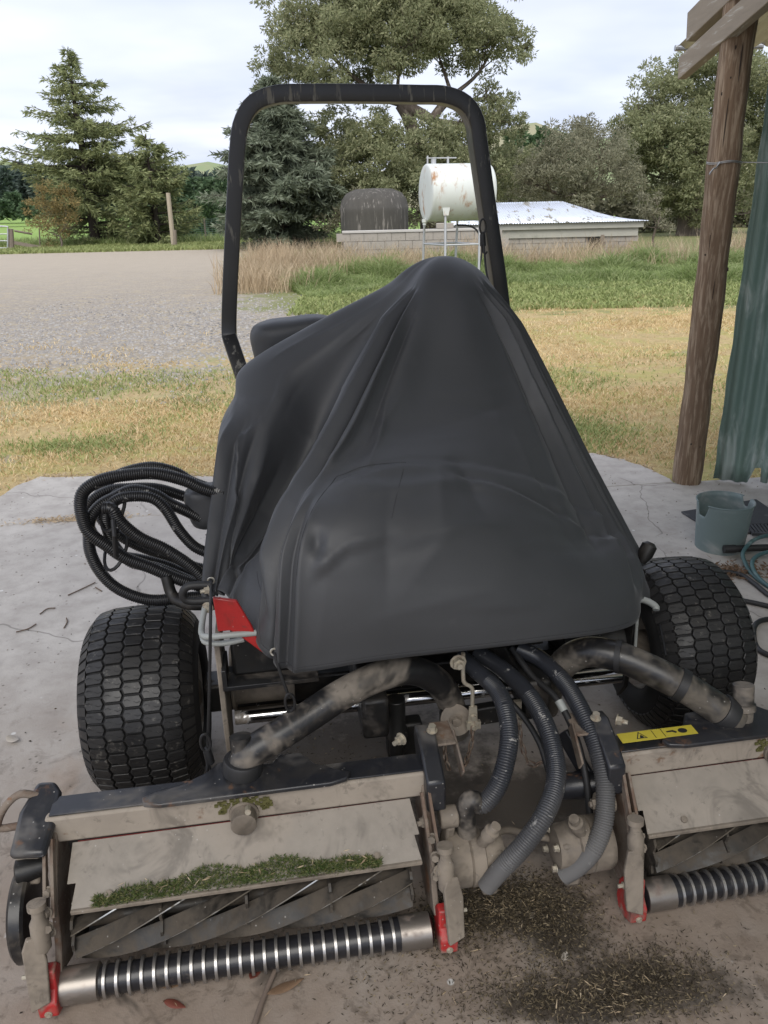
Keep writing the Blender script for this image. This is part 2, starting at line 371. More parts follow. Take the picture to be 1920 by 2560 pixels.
# checks and knots
mk = MB(); rr = random.Random(9)
for i in range(22):
    t = rr.uniform(.02, .95); a = rr.uniform(-2.6, -.3); p = pb.lerp(pt, t) + Vector((.012*math.sin(t*5+.5), .01*math.sin(t*7), 0)); r = .082-.006*t
    c_ = p + Vector((math.cos(a)*r, math.sin(a)*r, 0)); h = rr.uniform(.006, .015) if i % 3 else rr.uniform(.05, .16)
    w_ = rr.uniform(.004, .009) if i % 3 else .003
    mk.lathe(S(c_) - Vector((math.cos(a), math.sin(a), 0))*.004, (math.cos(a), math.sin(a), 0), [(0, 1), (.006, .7)], 10)
    for q in range(len(mk.v)-20, len(mk.v)):
        d = Vector(mk.v[q]) - S(c_); tan = Vector((-math.sin(a), math.cos(a), 0)); out = Vector((math.cos(a), math.sin(a), 0))
        mk.v[q] = tuple(S(c_) + tan*(d.dot(tan)*w_) + Vector((0, 0, d.z*h)) + out*d.dot(out))
simple('knot', (.035, .025, .018), .9)
mk.build('knot_marks', 'knot', post, kind='stuff')
# wire round the post and across to the wall
t = .70; wc = pb.lerp(pt, t) + Vector((.012*math.sin(t*5+.5), .01*math.sin(t*7), 0)); mw = MB()
for dz in (0, .006):
    mw.tube([S(wc + Vector((math.cos(a)*.086, math.sin(a)*.086, dz + .004*math.sin(3*a)))) for a in np.linspace(0, 2*math.pi, 40)], .0022, 6)
e0 = wc + Vector((.086, 0, .004)); e1 = e0 + Vector((.32, -.18, .0))
mw.tube([S(e0), S(e0.lerp(e1, .5) + Vector((0, 0, -.01))), S(e1)], .003, 6)
f0 = wc + Vector((-.05, -.07, 0))
mw.tube([S(f0 + Vector((-.012*k, -.006*k + .004*math.sin(k*2), -.010*k + .004*math.cos(k*2)))) for k in range(6)], .0045, 6)
mw.build('wire_tie', 'wire', post)
# rafters: they fall away from the camera at about ten degrees
def rafter(a_px, Yend, w, h, L=6.2, slope=.167, xo=0.0):
    e = at(a_px[0], a_px[1], Yend); d = Vector((0.02, -1, slope)).normalized(); mm = MB()
    c0 = e + Vector((w/2 + xo, 0, -h/2)); mm.bar(S(c0), S(c0 + d*L), w, h); return mm.build('rafter', 'rafter_wood', shed, bevel=.004)
rafter((1698, 142), 4.98, .05, .115)
rafter((1720, 30), 4.92, .10, .145)
# roof sheet over the right-hand bay: rolled edge shows past the rafter end
def corr(m, o, along, across, L, W, pitch=.0762, amp=.0085, sub=8):
    o, al, ac = Vector(o), Vector(along).normalized(), Vector(across).normalized(); nz = al.cross(ac).normalized(); k = int(W/pitch*sub); vs = []
    for j in (0, 1):
        for i in range(k+1):
            x = W*i/k; vs.append(o + al*(L*j) + ac*x + nz*(amp*math.sin(2*math.pi*x/pitch)))
    m.add(vs, [(i, i+1, k+2+i, k+1+i) for i in range(k)]); return m
e = at(1692, 118, 5.05)
m = MB(); corr(m, S(e), (0.02, -1, .167), (1, 0, 0), 9.2, 3.4); m.build('roof_sheet', 'galv', shed, solid=.001)
m = MB(); m.tube([S(e + Vector((0, .03, .0))), S(e + Vector((.5, .03, 0)))], .016, 10); m.build('roof_roll', 'galv', shed)
m = MB(); o_ = Vector((e.x - 3.9, 2.9, 3.17)); corr(m, S(o_), (0, -1, .167), (1, 0, 0), 3.7, 3.85); m.build('roof_sheet', 'galv', shed, solid=.001)
for yy in (2.7, 1.5, .3, -.6):
    zc = 2.95 + (4.25-yy)*.167 - .06; m = MB(); m.bar(S((e.x-3.9, yy, zc)), S((e.x+.05, yy, zc)), .05, .09); m.build('purlin', 'rafter_wood', shed, bevel=.003)
m = MB(); m.bar(S((2.35, 4.47, 2.50)), S((4.4, 4.47, 2.50)), .05, .14); m.build('beam', 'rafter_wood', shed, bevel=.003)
m = MB(); m.bar(S((1.80, 4.36, 2.62)), S((4.4, 4.36, 2.62)), .09, .19); m.build('beam', 'rafter_wood', shed, bevel=.003)
# green corrugated sheet with a torn foot, and the wall behind it
w0 = on(1782, 1200); wd = Vector((.85, -.52, 0)).normalized()
def wallsheet(o, d, W, H, tear=None, pitch=.076, amp=.014, sub=10, rows=26, seed=1):
    rr = random.Random(seed); k = int(W/pitch*sub); nz = Vector((-d.y, d.x, 0)); vs = []; m = MB()
    for j in range(rows+1):
        for i in range(k+1):
            x = W*i/k; z = H*j/rows + .01
            if j == 0 and tear: z += tear(x)
            dent = .006*math.sin(z*9+x*14) + .004*math.sin(z*23)*(1 if x < .06 else .2)
            vs.append(S(o) + d*(x + .004*math.sin(z*17)*(i == 0)) + nz*(amp*math.sin(2*math.pi*x/pitch) + dent*.6) + Vector((0, 0, z)))
    m.add(vs, [(j*(k+1)+i, j*(k+1)+i+1, (j+1)*(k+1)+i+1, (j+1)*(k+1)+i) for j in range(rows) for i in range(k)]); return m
m = wallsheet(w0, wd, .30, 2.65, tear=lambda x: .0 if x < .19 else (.16*min(1, (x-.19)/.05) if x < .255 else .02))
m.build('wall_sheet', 'green_iron', shed, smooth=80, solid=.0012)
w1 = w0 + wd*.315 + Vector((.06, .05, 0)); m = wallsheet(w1, Vector((.10, -.99, 0)).normalized(), 6.4, 2.95, seed=4); m.build('wall_sheet', 'green_iron', shed, smooth=80, solid=.0012)
# ------------------------------------------------------------------ plants' materials
foliage('fo_gum', (.15, .17, .09), (.275, .295, .16), (.42, .41, .25), trans=.45)
foliage('fo_gum2', (.16, .165, .11), (.27, .265, .18), (.39, .365, .26), trans=.45)
foliage('fo_cedar', (.13, .16, .075), (.23, .26, .12), (.36, .37, .18))
foliage('fo_spruce', (.11, .135, .092), (.185, .215, .15), (.28, .31, .23))
foliage('fo_wood', (.06, .10, .055), (.10, .155, .08), (.15, .21, .11))
foliage('fo_far', (.07, .10, .085), (.095, .125, .105), (.12, .15, .125))
foliage('fo_shrub', (.15, .13, .065), (.27, .22, .10), (.46, .33, .13), trans=.4)
foliage('fo_willow', (.13, .13, .09), (.22, .21, .14), (.30, .28, .20))
foliage('fo_tall', (.16, .22, .07), (.29, .36, .14), (.48, .51, .28), trans=.5)
foliage('fo_lawn', (.19, .24, .08), (.29, .335, .13), (.42, .43, .20), trans=.3)
foliage('fo_hay', (.30, .22, .14), (.46, .36, .24), (.60, .50, .36), trans=.2)
foliage('fo_straw', (.44, .32, .16), (.62, .48, .265), (.72, .60, .39), trans=.3)
simple('bark', (.12, .095, .075), .9, var=.4, scale=3, bump=.5, bs=14, col2=(.25, .21, .17), amt=(.5, .65), s2=2.5, stretch=(3, 3, .7))
simple('bark_dark', (.06, .048, .038), .9, var=.35, scale=3)

def ellips(c, r, k, surf=.55):
    d = RNG.normal(size=(k, 3)); d /= np.linalg.norm(d, axis=1, keepdims=True)
    rad = RNG.uniform(surf, 1.0, k)[:, None]**.6
    return np.array(c) + d*rad*np.array(r), d
def gum(name, base, forks, clumps, Y, mat, label, leaf=(.20, .055), per=260, trunk_r=.4, group=None, bark='bark', low=.0, twig=1.0):
    """clumps: (px, py, radius in px, depth offset); forks: trunk fork points (px, py, dY)"""
    b = Vector(base); root = empty(name, b, label=label, cat='tree', group=group); k_ = Y*.94/1950
    P = []; D = []; tb = MB(); fk = [at(x, y, Y+d) - b for x, y, d in forks]
    prev = Vector((0, 0, -.1)); R0 = trunk_r
    for i, f in enumerate(fk):
        pts = cr([prev, prev.lerp(f, .5) + Vector((random.uniform(-.1, .1), random.uniform(-.1, .1), 0)), f], 8)
        tb.tube(pts, list(np.linspace(R0, R0*.8, 8)), 10, caps=False); prev = f; R0 *= .8
    rr = random.Random(len(clumps)); tot = 0
    nodes = [(Vector((0, 0, .2)), trunk_r*.7)] + [(f, trunk_r*.6*.85**i) for i, f in enumerate(fk)]
    for (px, py, rp, dy) in clumps:
        c = at(px, py, Y+dy) - b; r = rp*k_
        # limb from the nearest lower node
        best = min(nodes, key=lambda q: (q[0]-c).length + max(0, q[0].z - c.z)*3); q, qr = best
        mid = q.lerp(c, .5) + Vector((rr.uniform(-.2, .2), rr.uniform(-.2, .2), -.08*(c-q).length)); lr = min(qr*.6, .035*(c-q).length+.03)
        lp = cr([q, mid, c], 9); tb.tube(lp, list(np.linspace(lr, lr*.3, 9)), 6, caps=False)
        nodes.append((Vector(lp[6]), lr*.7))
        for q_ in range(int(5*twig)):
            e_ = c + Vector((rr.uniform(-1, 1)*r, rr.uniform(-1, 1)*r, rr.uniform(-.6, 1)*r)); s_ = Vector(lp[rr.randint(4, 8)])
            tb.tube([s_, s_.lerp(e_, .5) + Vector((0, 0, -.05*r)), e_], [lr*.32, lr*.22, lr*.1], 4, caps=False)
        sub = max(6, int(13*(rp/40)))
        for q_ in range(sub):
            o_ = Vector((rr.gauss(0, .55)*r, rr.gauss(0, .6)*r, rr.gauss(.08, .45)*r)); rs = r*rr.uniform(.30, .55)
            kk = int(per*(rs/1.0)**2*1.6)+30
            p, d = ellips(c + o_, (rs, rs, rs*.62), kk, .25); P.append(p)
            d = d*.7 + RNG.normal(size=d.shape)*.5; d[:, 2] -= low; D.append(d)
    P = np.vstack(P); D = np.vstack(D)
    V_, F_ = leaves(P, D, RNG.uniform(.6, 1.3, len(P))*leaf[0], leaf[1]*RNG.uniform(.7, 1.3, len(P)))
    npmesh('crown', V_, F_, mat, root); tb.build('trunk', bark, root, smooth=60, fixn=False); return root

def conifer(name, base, H, prof, mat, label, nb=150, droop=.25, tipup=.2, needle=(.30, .06), dens=1.0, extra=(), tw=.16, group=None, bare=0.0):
    """prof: list of (height fraction, branch length m)"""
    b = Vector(base); root = empty(name, b, label=label, cat='tree', group=group); tb = MB()
    tb.tube([(0, 0, -.1), (.05, 0, H*.4), (-.03, .03, H*.75), (0, 0, H)], [tw, tw*.75, tw*.4, .02], 8)
    hs = [p[0] for p in prof]; rs = [p[1] for p in prof]; P = []; D = []; S_ = []
    br = []
    for i in range(nb):
        f = bare + (1-bare)*(i+.5)/nb; f = f**.92; L = float(np.interp(f, hs, rs))*random.uniform(.62, 1.08); br.append((f*H, random.uniform(0, 2*math.pi), L))
    br += [(h*H, a, L) for h, a, L in extra]
    for z, a, L in br:
        if L < .05: continue
        d = np.array([math.cos(a), math.sin(a), 0]); sd = np.array([-math.sin(a), math.cos(a), 0]); m_ = 9
        t = np.linspace(0, 1, m_); zz_ = .18*t*L - droop*L*t**1.6 + tipup*L*np.clip(t-.65, 0, 1)**1.3
        pts = np.array([0, 0, z]) + d*(t*L)[:, None]; pts[:, 2] += zz_ ; pts += sd*(.06*L*np.sin(t*4+a))[:, None]
        r0 = .02 + .014*L; tb.tube(pts, list(np.linspace(r0, r0*.2, m_)), 4, caps=False)
        ns = int((10 + 15*L)*dens)
        for k in range(ns):
            tt = random.uniform(.12, 1.0); p = np.array([np.interp(tt, t, pts[:, j]) for j in range(3)]); s_ = random.choice((-1, 1))
            tl = (.20 + .34*L*(1-tt*.85))*random.uniform(.5, 1.1); td = d*random.uniform(.35, .9) + sd*s_*random.uniform(.3, 1); td[2] = random.uniform(-.35, .15); td /= np.linalg.norm(td)
            q = max(3, int(tl/.11*dens)); u_ = RNG.uniform(0, 1, q)[:, None]
            pp = p + td*u_*tl; pp[:, 2] -= .22*tl*u_[:, 0]**2
            P.append(pp); D.append(td + RNG.normal(size=(q, 3))*.42 + np.array([0, 0, -.05]))
    P = np.vstack(P); D = np.vstack(D)
    V_, F_ = leaves(P, D, RNG.uniform(.6, 1.2, len(P))*needle[0], needle[1])
    npmesh('crown', V_, F_, mat, root); tb.build('trunk', 'bark_dark', root, smooth=60, fixn=False); return root

# ------------------------------------------------------------------ hills and far woods
n = NT('hill_mat'); f = n.noise(.012, 6, .6); n.fin(n.mix(n.ramp(f, .42, .6), (.25, .30, .16), (.33, .31, .20)), .95, 0, .1)
def hills(name, Y, prof, depth, mat='hill_mat'):
    m = MB(); top = [at(px, py, Y) for px, py in prof]; k = len(top)
    rows = [[Vector((p.x, Y-depth, -.5)) for p in top], [Vector((p.x, Y-depth*.45, p.z*.55)) for p in top], top, [Vector((p.x, Y+depth, p.z*.6)) for p in top]]
    m.add([p for r in rows for p in r], [(j*k+i, j*k+i+1, (j+1)*k+i+1, (j+1)*k+i) for j in range(3) for i in range(k-1)])
    return m.build(name, mat, smooth=170, fixn=False, kind='structure')
hills('far_hills', 900, [(-700, 415), (-300, 405), (0, 402), (60, 408), (150, 425), (300, 430), (420, 420), (470, 412), (520, 404), (560, 412), (640, 440), (800, 450), (1000, 420), (1200, 350), (1290, 312), (1340, 306), (1400, 328), (1480, 350), (1650, 330), (1900, 300), (2400, 280), (3000, 270)], 260)
hills('near_hill', 240, [(1150, 520), (1250, 470), (1350, 400), (1450, 378), (1550, 370), (1700, 360), (1850, 340), (2000, 330), (2400, 320)], 90)
def wood(name, rows, mat, label, seed, cat='trees', leafs=(.95, .42)):
    P = []; D = []; Z_ = []
    for (x0, x1, ytop, ybot, Y, nt_, wpx) in rows:
        for i in range(nt_):
            px = x0 + (x1-x0)*(i+random.uniform(.2, .8))/nt_; yt = ytop + random.uniform(-8, 22); YY = Y*(1+random.uniform(-.05, .05))
            a_ = at(px, yt, YY); b_ = at(px, ybot, YY); Hh = a_.z-b_.z; wr = wpx*Y*.94/1950*random.uniform(.8, 1.2)
            q = 420; t = RNG.uniform(0, 1, q)**.8; r = wr*(1.05-t)**.75*RNG.uniform(.3, 1, q); an = RNG.uniform(0, 2*np.pi, q)
            P.append(np.stack([a_.x + np.cos(an)*r, YY + np.sin(an)*r, b_.z + t*Hh], 1)); d = np.stack([np.cos(an), np.sin(an), RNG.normal(.2, .5, q)], 1); D.append(d); Z_.append(np.full(q, Y/120))
    P = np.vstack(P); D = np.vstack(D); s_ = np.concatenate(Z_)
    V_, F_ = leaves(P, D, RNG.uniform(.6, 1.3, len(P))*leafs[0]*s_, leafs[1]*s_)
    return npmesh(name, V_, F_, mat, None, label=label, cat=cat, kind='stuff')
wood('pine_plantation', [(-260, 330, 428, 535, 170, 44, 14), (-200, 300, 415, 470, 300, 40, 8), (330, 640, 432, 520, 170, 22, 14)], 'fo_far', 'dark distant pine plantation below the pale hill', 1)
wood('shelter_belt', [(-240, 90, 492, 545, 120, 18, 16), (330, 620, 440, 590, 62, 16, 28), (340, 620, 500, 598, 58, 16, 26)], 'fo_wood', 'dense green shelter belt behind the netting fence', 2)
wood('hillside_pines', [(1270, 1480, 330, 470, 110, 14, 14), (1200, 1420, 400, 520, 80, 12, 20), (1540, 2050, 330, 420, 200, 24, 9)], 'fo_wood', 'dark pines on the slope behind the low shed', 3)
wood('back_hedge', [(1200, 1700, 470, 575, 47, 26, 26), (1640, 2000, 440, 575, 50, 18, 30), (1180, 1400, 380, 560, 52, 12, 34)], 'fo_gum2', 'rough olive scrub filling the gaps behind the low shed', 4)

# ------------------------------------------------------------------ named trees
cb = on(240, 612); cb.z = -.03; k43 = cb.y*.94/1950
HC = at(240, 122, cb.y).z
conifer('cedar_tree', cb, HC, [(0, 2.0), (.08, 2.9), (.2, 3.2), (.33, 3.4), (.45, 3.5), (.55, 2.7), (.65, 2.4), (.75, 1.9), (.85, 1.3), (.92, .6), (1, .12)], 'fo_cedar', 'tall olive green cedar with tiered branches beyond the gravel yard', nb=135, droop=.20, tipup=.55, needle=(.30, .06), dens=1.15, tw=.28,
        extra=[(.42, 0.0, 5.0), (.40, -.15, 4.6), (.36, .2, 4.8), (.44, .1, 4.4), (.30, -.2, 4.8), (.26, .1, 4.2), (.60, .1, 3.6), (.62, -.2, 3.0), (.48, 3.2, 3.9), (.50, 2.9, 3.6), (.58, 3.0, 3.4), (.42, 3.3, 3.8)])
c2 = at(395, 600, 42.5); c2.z = -.03
conifer('cedar_tree', c2, at(452, 332, 42).z, [(0, 1.4), (.2, 2.4), (.4, 2.3), (.6, 1.9), (.8, 1.2), (.93, .6), (1, .1)], 'fo_cedar', 'smaller cedar rising behind the leaning pole, right of the tall one', nb=70, droop=.18, tipup=.55, needle=(.34, .07), dens=1.2, tw=.16)
sb = at(700, 605, 36); sb.z = -.03
conifer('spruce_tree', sb, at(700, 190, 36).z, [(0, .9), (.08, 2.2), (.25, 2.9), (.45, 2.8), (.65, 2.1), (.82, 1.2), (.93, .5), (1, .1)], 'fo_spruce', 'blue-green spruce seen through the left half of the roll bar', nb=240, droop=.30, tipup=.40, needle=(.30, .06), dens=1.5, tw=.22)
shb = at(150, 612, 41); shb.z = -.03
gum('orange_shrub', shb, [(150, 590, 0)], [(95, 560, 30, 0), (130, 530, 36, .3), (105, 500, 28, -.2), (145, 485, 26, 0), (170, 560, 32, -.3), (100, 472, 18, 0), (130, 585, 30, .2), (160, 510, 28, -.4), (75, 520, 20, 0)], 41, 'fo_shrub', 'bushy orange-brown shrub at the foot of the cedar', leaf=(.14, .04), per=330, trunk_r=.06, low=.0, twig=2)
gb = at(1085, 585, 38); gb.z = -.03
G = [(760, 60, 60, 0), (810, 30, 62, 1), (880, 40, 70, 0), (950, 20, 75, -.5), (1030, 30, 75, .5), (1110, 40, 72, 0), (1190, 50, 70, .4), (1245, 90, 50, 0), (860, -20, 60, 0), (980, -50, 80, 0), (1100, -40, 80, 0),
     (780, 120, 52, 1), (850, 120, 58, -1), (920, 130, 62, 1.5), (1010, 120, 60, -1.5), (1090, 120, 56, 1), (1180, 130, 50, 0), (1270, 110, 40, 0), (1295, 85, 34, .5), (1322, 118, 20, 0), (1315, 140, 13, 0),
     (700, 190, 46, 1), (680, 230, 34, .5), (760, 200, 56, -.5), (830, 190, 52, -2), (900, 200, 42, 2), (970, 170, 30, -2), (650, 225, 22, 1),
     (1230, 240, 30, 0), (1215, 290, 44, -.5), (1255, 280, 40, .5), (1280, 310, 34, 0), (1180, 330, 46, 0), (1130, 350, 52, -1), (1060, 370, 56, -2.5), (1000, 380, 52, -2), (940, 350, 44, -1.5), (900, 400, 56, -1.5), (850, 360, 46, 0),
     (960, 420, 50, -3), (1030, 430, 48, -3), (1090, 400, 56, -2), (1160, 400, 50, -1), (1220, 360, 44, 0), (870, 450, 52, -1), (920, 470, 44, -2), (1230, 430, 50, .5), (1280, 400, 44, 1.5), (1160, 470, 50, 0), (830, 500, 44, 0), (1260, 480, 40, 1), (780, 420, 40, 1), (960, 300, 26, -1), (840, 280, 26, 1), (880, 310, 26, -1), (820, 330, 40, -.5), (800, 400, 44, 0), (930, 310, 34, -2), (1010, 330, 36, -2.5), (1080, 340, 40, -2), (1150, 300, 34, -1), (900, 360, 44, -2), (980, 440, 44, -3.2), (1050, 460, 44, -3), (1120, 440, 44, -2), (860, 420, 44, -1.5), (820, 460, 44, -.5), (930, 500, 36, -2.5), (1000, 500, 36, -3), (1190, 440, 40, -1), (700, 150, 40, 1), (730, 110, 44, .5), (1140, 80, 60, -1), (1040, 70, 60, -1), (920, 80, 60, -1), (830, 80, 54, -1)]
gum('gum_tree', gb, [(1082, 470, 0), (1060, 390, 0), (1030, 320, .3), (1000, 260, 0), (1080, 300, -.3), (1130, 240, .2)], G, 38, 'fo_gum', 'huge spreading gum tree rising above the roll bar', leaf=(.17, .06), per=430, trunk_r=.62, low=.15, twig=2.2)
rb = at(1460, 575, 37); rb.z = -.03
Rc = [(1320, 450, 34, 0), (1350, 420, 40, 0), (1380, 390, 42, -.5), (1420, 360, 46, 0), (1460, 340, 44, .5), (1500, 350, 46, 0), (1540, 390, 44, 0), (1560, 430, 40, .4), (1580, 455, 30, 0), (1500, 400, 50, -1), (1440, 410, 52, -1.5), (1390, 440, 46, -1), (1340, 480, 36, 0), (1450, 460, 46, -1.5), (1520, 450, 46, -1), (1400, 490, 36, 0), (1560, 480, 36, 0), (1480, 490, 36, -1), (1310, 480, 26, .5)]
gum('round_tree', rb, [(1455, 530, 0), (1450, 490, 0)], Rc, 37, 'fo_gum2', 'dome-shaped grey-green tree directly behind the low shed', leaf=(.16, .045), per=420, trunk_r=.35, twig=3)
bb = at(1720, 580, 40); bb.z = -.03
Bc = [(1600, 300, 46, 0), (1560, 320, 40, .5), (1640, 260, 52, 0), (1690, 220, 60, 0), (1740, 190, 60, .5), (1790, 170, 60, 0), (1830, 190, 60, 0), (1880, 200, 60, 1), (1930, 220, 60, 0), (1660, 310, 56, -1), (1720, 290, 56, 0), (1790, 260, 60, 1.5), (1860, 290, 60, .5), (1590, 370, 48, 0), (1640, 370, 54, -1), (1700, 360, 56, -1.5), (1760, 350, 52, -.5), (1820, 370, 54, 0), (1890, 370, 56, 1), (1610, 430, 46, .5), (1670, 430, 54, -1), (1730, 430, 56, -1.5), (1790, 440, 48, -.5), (1850, 440, 50, 0), (1910, 450, 50, .5), (1690, 490, 44, -.5), (1750, 490, 44, -1), (1640, 480, 36, 0), (1820, 510, 40, 0), (1700, 530, 32, 0), (1900, 520, 40, 1), (1740, 545, 26, -1), (1950, 330, 60, 0)]
gum('broad_gum_tree', bb, [(1722, 500, 0), (1735, 440, 0), (1750, 370, 0), (1690, 400, -.3)], Bc, 40, 'fo_gum', 'broad olive gum tree partly hidden by the timber post', leaf=(.18, .062), per=400, trunk_r=.6, low=.1, twig=2)
wb = at(1640, 590, 30); wb.z = -.03
gum('pale_shrub', wb, [(1640, 570, 0)], [(1625, 530, 22, 0), (1650, 545, 22, 0), (1610, 555, 18, .2), (1640, 500, 18, .3), (1665, 565, 16, 0), (1610, 490, 18, .5)], 30, 'fo_willow', 'small pale leafy shrub at the gable end of the low shed', leaf=(.14, .035), per=200, trunk_r=.05, twig=2)
lb_ = at(980, 560, 34); lb_.z = -.03
gum('undergrowth_tree', lb_, [(980, 530, 0)], [(900, 520, 34, 0), (850, 540, 34, 0), (830, 570, 26, 0), (1000, 500, 32, 0), (1030, 540, 34, .5), (1060, 500, 30, .3), (1120, 540, 34, 1), (1160, 520, 34, 1.5), (960, 470, 30, .3), (1200, 500, 34, 2.5)], 35, 'fo_gum2', 'scrubby undergrowth tree around the concrete water tank', leaf=(.18, .05), per=330, trunk_r=.12, twig=3)

# ------------------------------------------------------------------ water tank, fuel tank, block wall, low shed
simple('tank_concrete', (.075, .070, .062), .9, var=.4, scale=1.6, bump=.4, bs=20, col2=(.24, .22, .20), amt=(.55, .68), s2=3, stretch=(3, 3, .35))
simple('white_tank', (.62, .65, .62), .45, var=.06, scale=4, col2=(.36, .19, .09), amt=(.52, .72), s2=2.6, rough2=.8, stretch=(1.6, 1.6, .7))
simple('galv_pipe', (.50, .51, .52), .5, .5, var=.15, scale=6, col2=(.30, .19, .12), amt=(.62, .75), s2=6)
simple('block', (.36, .33, .29), .92, var=.12, scale=3, bump=.4, bs=25, col2=(.24, .22, .19), amt=(.55, .75), s2=2.5)
simple('mortar', (.22, .205, .185), .95, var=.15)
simple('render_paint', (.45, .44, .38), .85, var=.12, scale=2, col2=(.32, .32, .26), amt=(.55, .7), s2=1.5)
simple('roof_iron', (.60, .64, .72), .38, .35, var=.08, scale=1.5, col2=(.26, .25, .22), amt=(.56, .62), s2=2.2, rough2=.8, stretch=(2.2, .5, 1))
simple('black_rubber', (.018, .018, .019), .55, var=.3, scale=20)
wt = at(937, 575, 32); wt.z = -.03
rt_ = 1.30; ht = at(937, 468, 32).z
m = MB(); m.lathe((0, 0, 0), (0, 0, 1), [(0, rt_), (ht*.62, rt_), (ht*.68, rt_*1.015), (ht*.70, rt_*1.0), (ht*.82, rt_*.95), (ht*.92, rt_*.82), (ht*.985, rt_*.55), (ht, 0.02)], 48)
o = m.build('water_tank', 'tank_concrete', smooth=50, label='dark stained round concrete water tank under the gum tree', cat='water tank'); o.location = wt
# fuel tank
ft = empty('fuel_tank', (on(1085, 720).x, 16.6, -.03), label='white rust-streaked fuel tank on galvanised pipe legs', cat='fuel tank'); FO = Vector(ft.location)
ax = Vector((math.cos(R_(13)), math.sin(R_(13)), 0)); sd_ = Vector((-ax.y, ax.x, 0))
c0 = at(1064, 483, 16.4) - FO; rr_ = .525; Lt = 1.30
m = MB(); prof = [(-.012, .02), (-.012, .3), (-.006, .48), (.004, .512), (.022, rr_), (Lt-.06, rr_), (Lt-.02, .50), (Lt+.02, .3), (Lt+.03, .02)]
m.lathe(c0, ax, prof, 40); tk = m.build('tank_drum', 'white_tank', ft, smooth=50)
for q_ in (.05, Lt*.62): m = MB(); m.lathe(c0 + ax*q_, ax, [(0, rr_+.003), (.014, rr_+.003)], 40); m.build('weld_band', 'white_tank', tk)
legs = []
for t_, s_ in ((.28, -1), (.98, -1), (.10, 1), (.80, 1)):
    p = c0 + ax*t_ + sd_*(s_*.40); top = p + Vector((0, 0, -.40)); ft_ = Vector((p.x, p.y, 0)) + sd_*(s_*.10) + ax*(-.03 if t_ < 1 else .03)
    m = MB(); m.cyl(ft_, top + Vector((0, 0, .06)), .024, 12); m.build('leg', 'galv_pipe', ft)
    m = MB(); m.prism([(-.10, .17), (.10, .17), (.05, -.09), (-.05, -.09)], top + Vector((0, 0, .08)) + sd_*(s_*.035), ax, (0, 0, 1), .03); m.build('leg_bracket', 'white_tank', ft)
    legs.append((ft_, top))
for a_, b_ in ((0, 1), (2, 3), (0, 2), (1, 3)):
    z_ = .62; p = legs[a_][0].lerp(legs[a_][1], z_); q = legs[b_][0].lerp(legs[b_][1], z_); m = MB(); m.cyl(p, q, .018, 10); m.build('cross_pipe', 'galv_pipe', ft)
tp = c0 + Vector((0, 0, rr_)); m = MB(); m.cyl(tp + ax*.16 + Vector((0, 0, -.03)), tp + ax*.16 + Vector((0, 0, .09)), .05, 14); m.cyl(tp + ax*.16 + Vector((0, 0, .09)), tp + ax*.16 + Vector((0, 0, .11)), .06, 14)
m.bar(tp + ax*.02 + Vector((0, 0, .10)), tp + ax*.62 + Vector((0, 0, .10)), .02, .02); m.cyl(tp + ax*.45, tp + ax*.45 + Vector((0, 0, .12)), .022, 10); m.cyl(tp + ax*.04, tp + ax*.04 + Vector((0, 0, .14)), .016, 8); m.build('filler_cap', 'galv_pipe', ft)
m = MB(); h0 = c0 + ax*.9 + Vector((0, 0, -.62)); m.tube(cr([h0 + Vector((-.25, 0, .02)), h0, h0 + Vector((.18, -.05, -.12)), h0 + Vector((.26, -.08, -.45)), h0 + Vector((.22, -.1, -.8))], 20), .018, 8); m.build('fuel_hose', 'black_rubber', ft)
m = MB(); m.lathe(c0 + ax*(-.025) + Vector((0, 0, -.47)), (0, 0, -1), [(0, .05), (.06, .05), (.08, .035), (.11, .035)], 12); m.build('drain_sump', 'white_tank', ft)

# block wall: real blocks, each its own piece
simple('pale_cap', (.50, .48, .45), .9, var=.1, scale=3)
wl = empty('block_wall', (at(860, 640, 24).x, 24, -.03), label='low concrete block wall behind the fuel tank', cat='wall'); WO = Vector(wl.location)
BW, BH, BD = .40, .20, .19
bmsh = MB(); bmsh.box((0, 0, 0), (BW-.012, BD, BH-.012)); bmesh0 = bmsh.mesh('brick'); bmesh0.materials.append(M['block'])
WX1 = at(1240, 640, 24).x - WO.x; rows_ = 4; topz = at(1000, 578, 24).z + .03; BH = topz/rows_/1.03
bmsh = MB(); bmsh.box((0, 0, 0), (BW-.012, BD, BH-.012)); bmesh0 = bmsh.mesh('block'); bmesh0.materials.append(M['block'])
for j in range(rows_):
    x = -.2*(j % 2)
    while x < WX1:
        o = bpy.data.objects.new('block', bmesh0); o.location = (x + BW/2, random.uniform(-.006, .006), j*BH + BH/2); link(o, wl); x += BW
m = MB(); m.box((WX1/2, .01, rows_*BH/2), (WX1, BD-.03, rows_*BH-.01)); m.build('mortar_joint', 'mortar', wl)
m = MB(); m.box((WX1/2, 0, rows_*BH + .035), (WX1+.05, BD+.06, .07)); m.build('coping', 'pale_cap', wl, bevel=.01)
m = MB(); m.box((at(1112, 570, 24).x - WO.x, 0, rows_*BH + .15), (.5, .2, .15)); o = m.build('lichen_block', 'block', wl, bevel=.02)

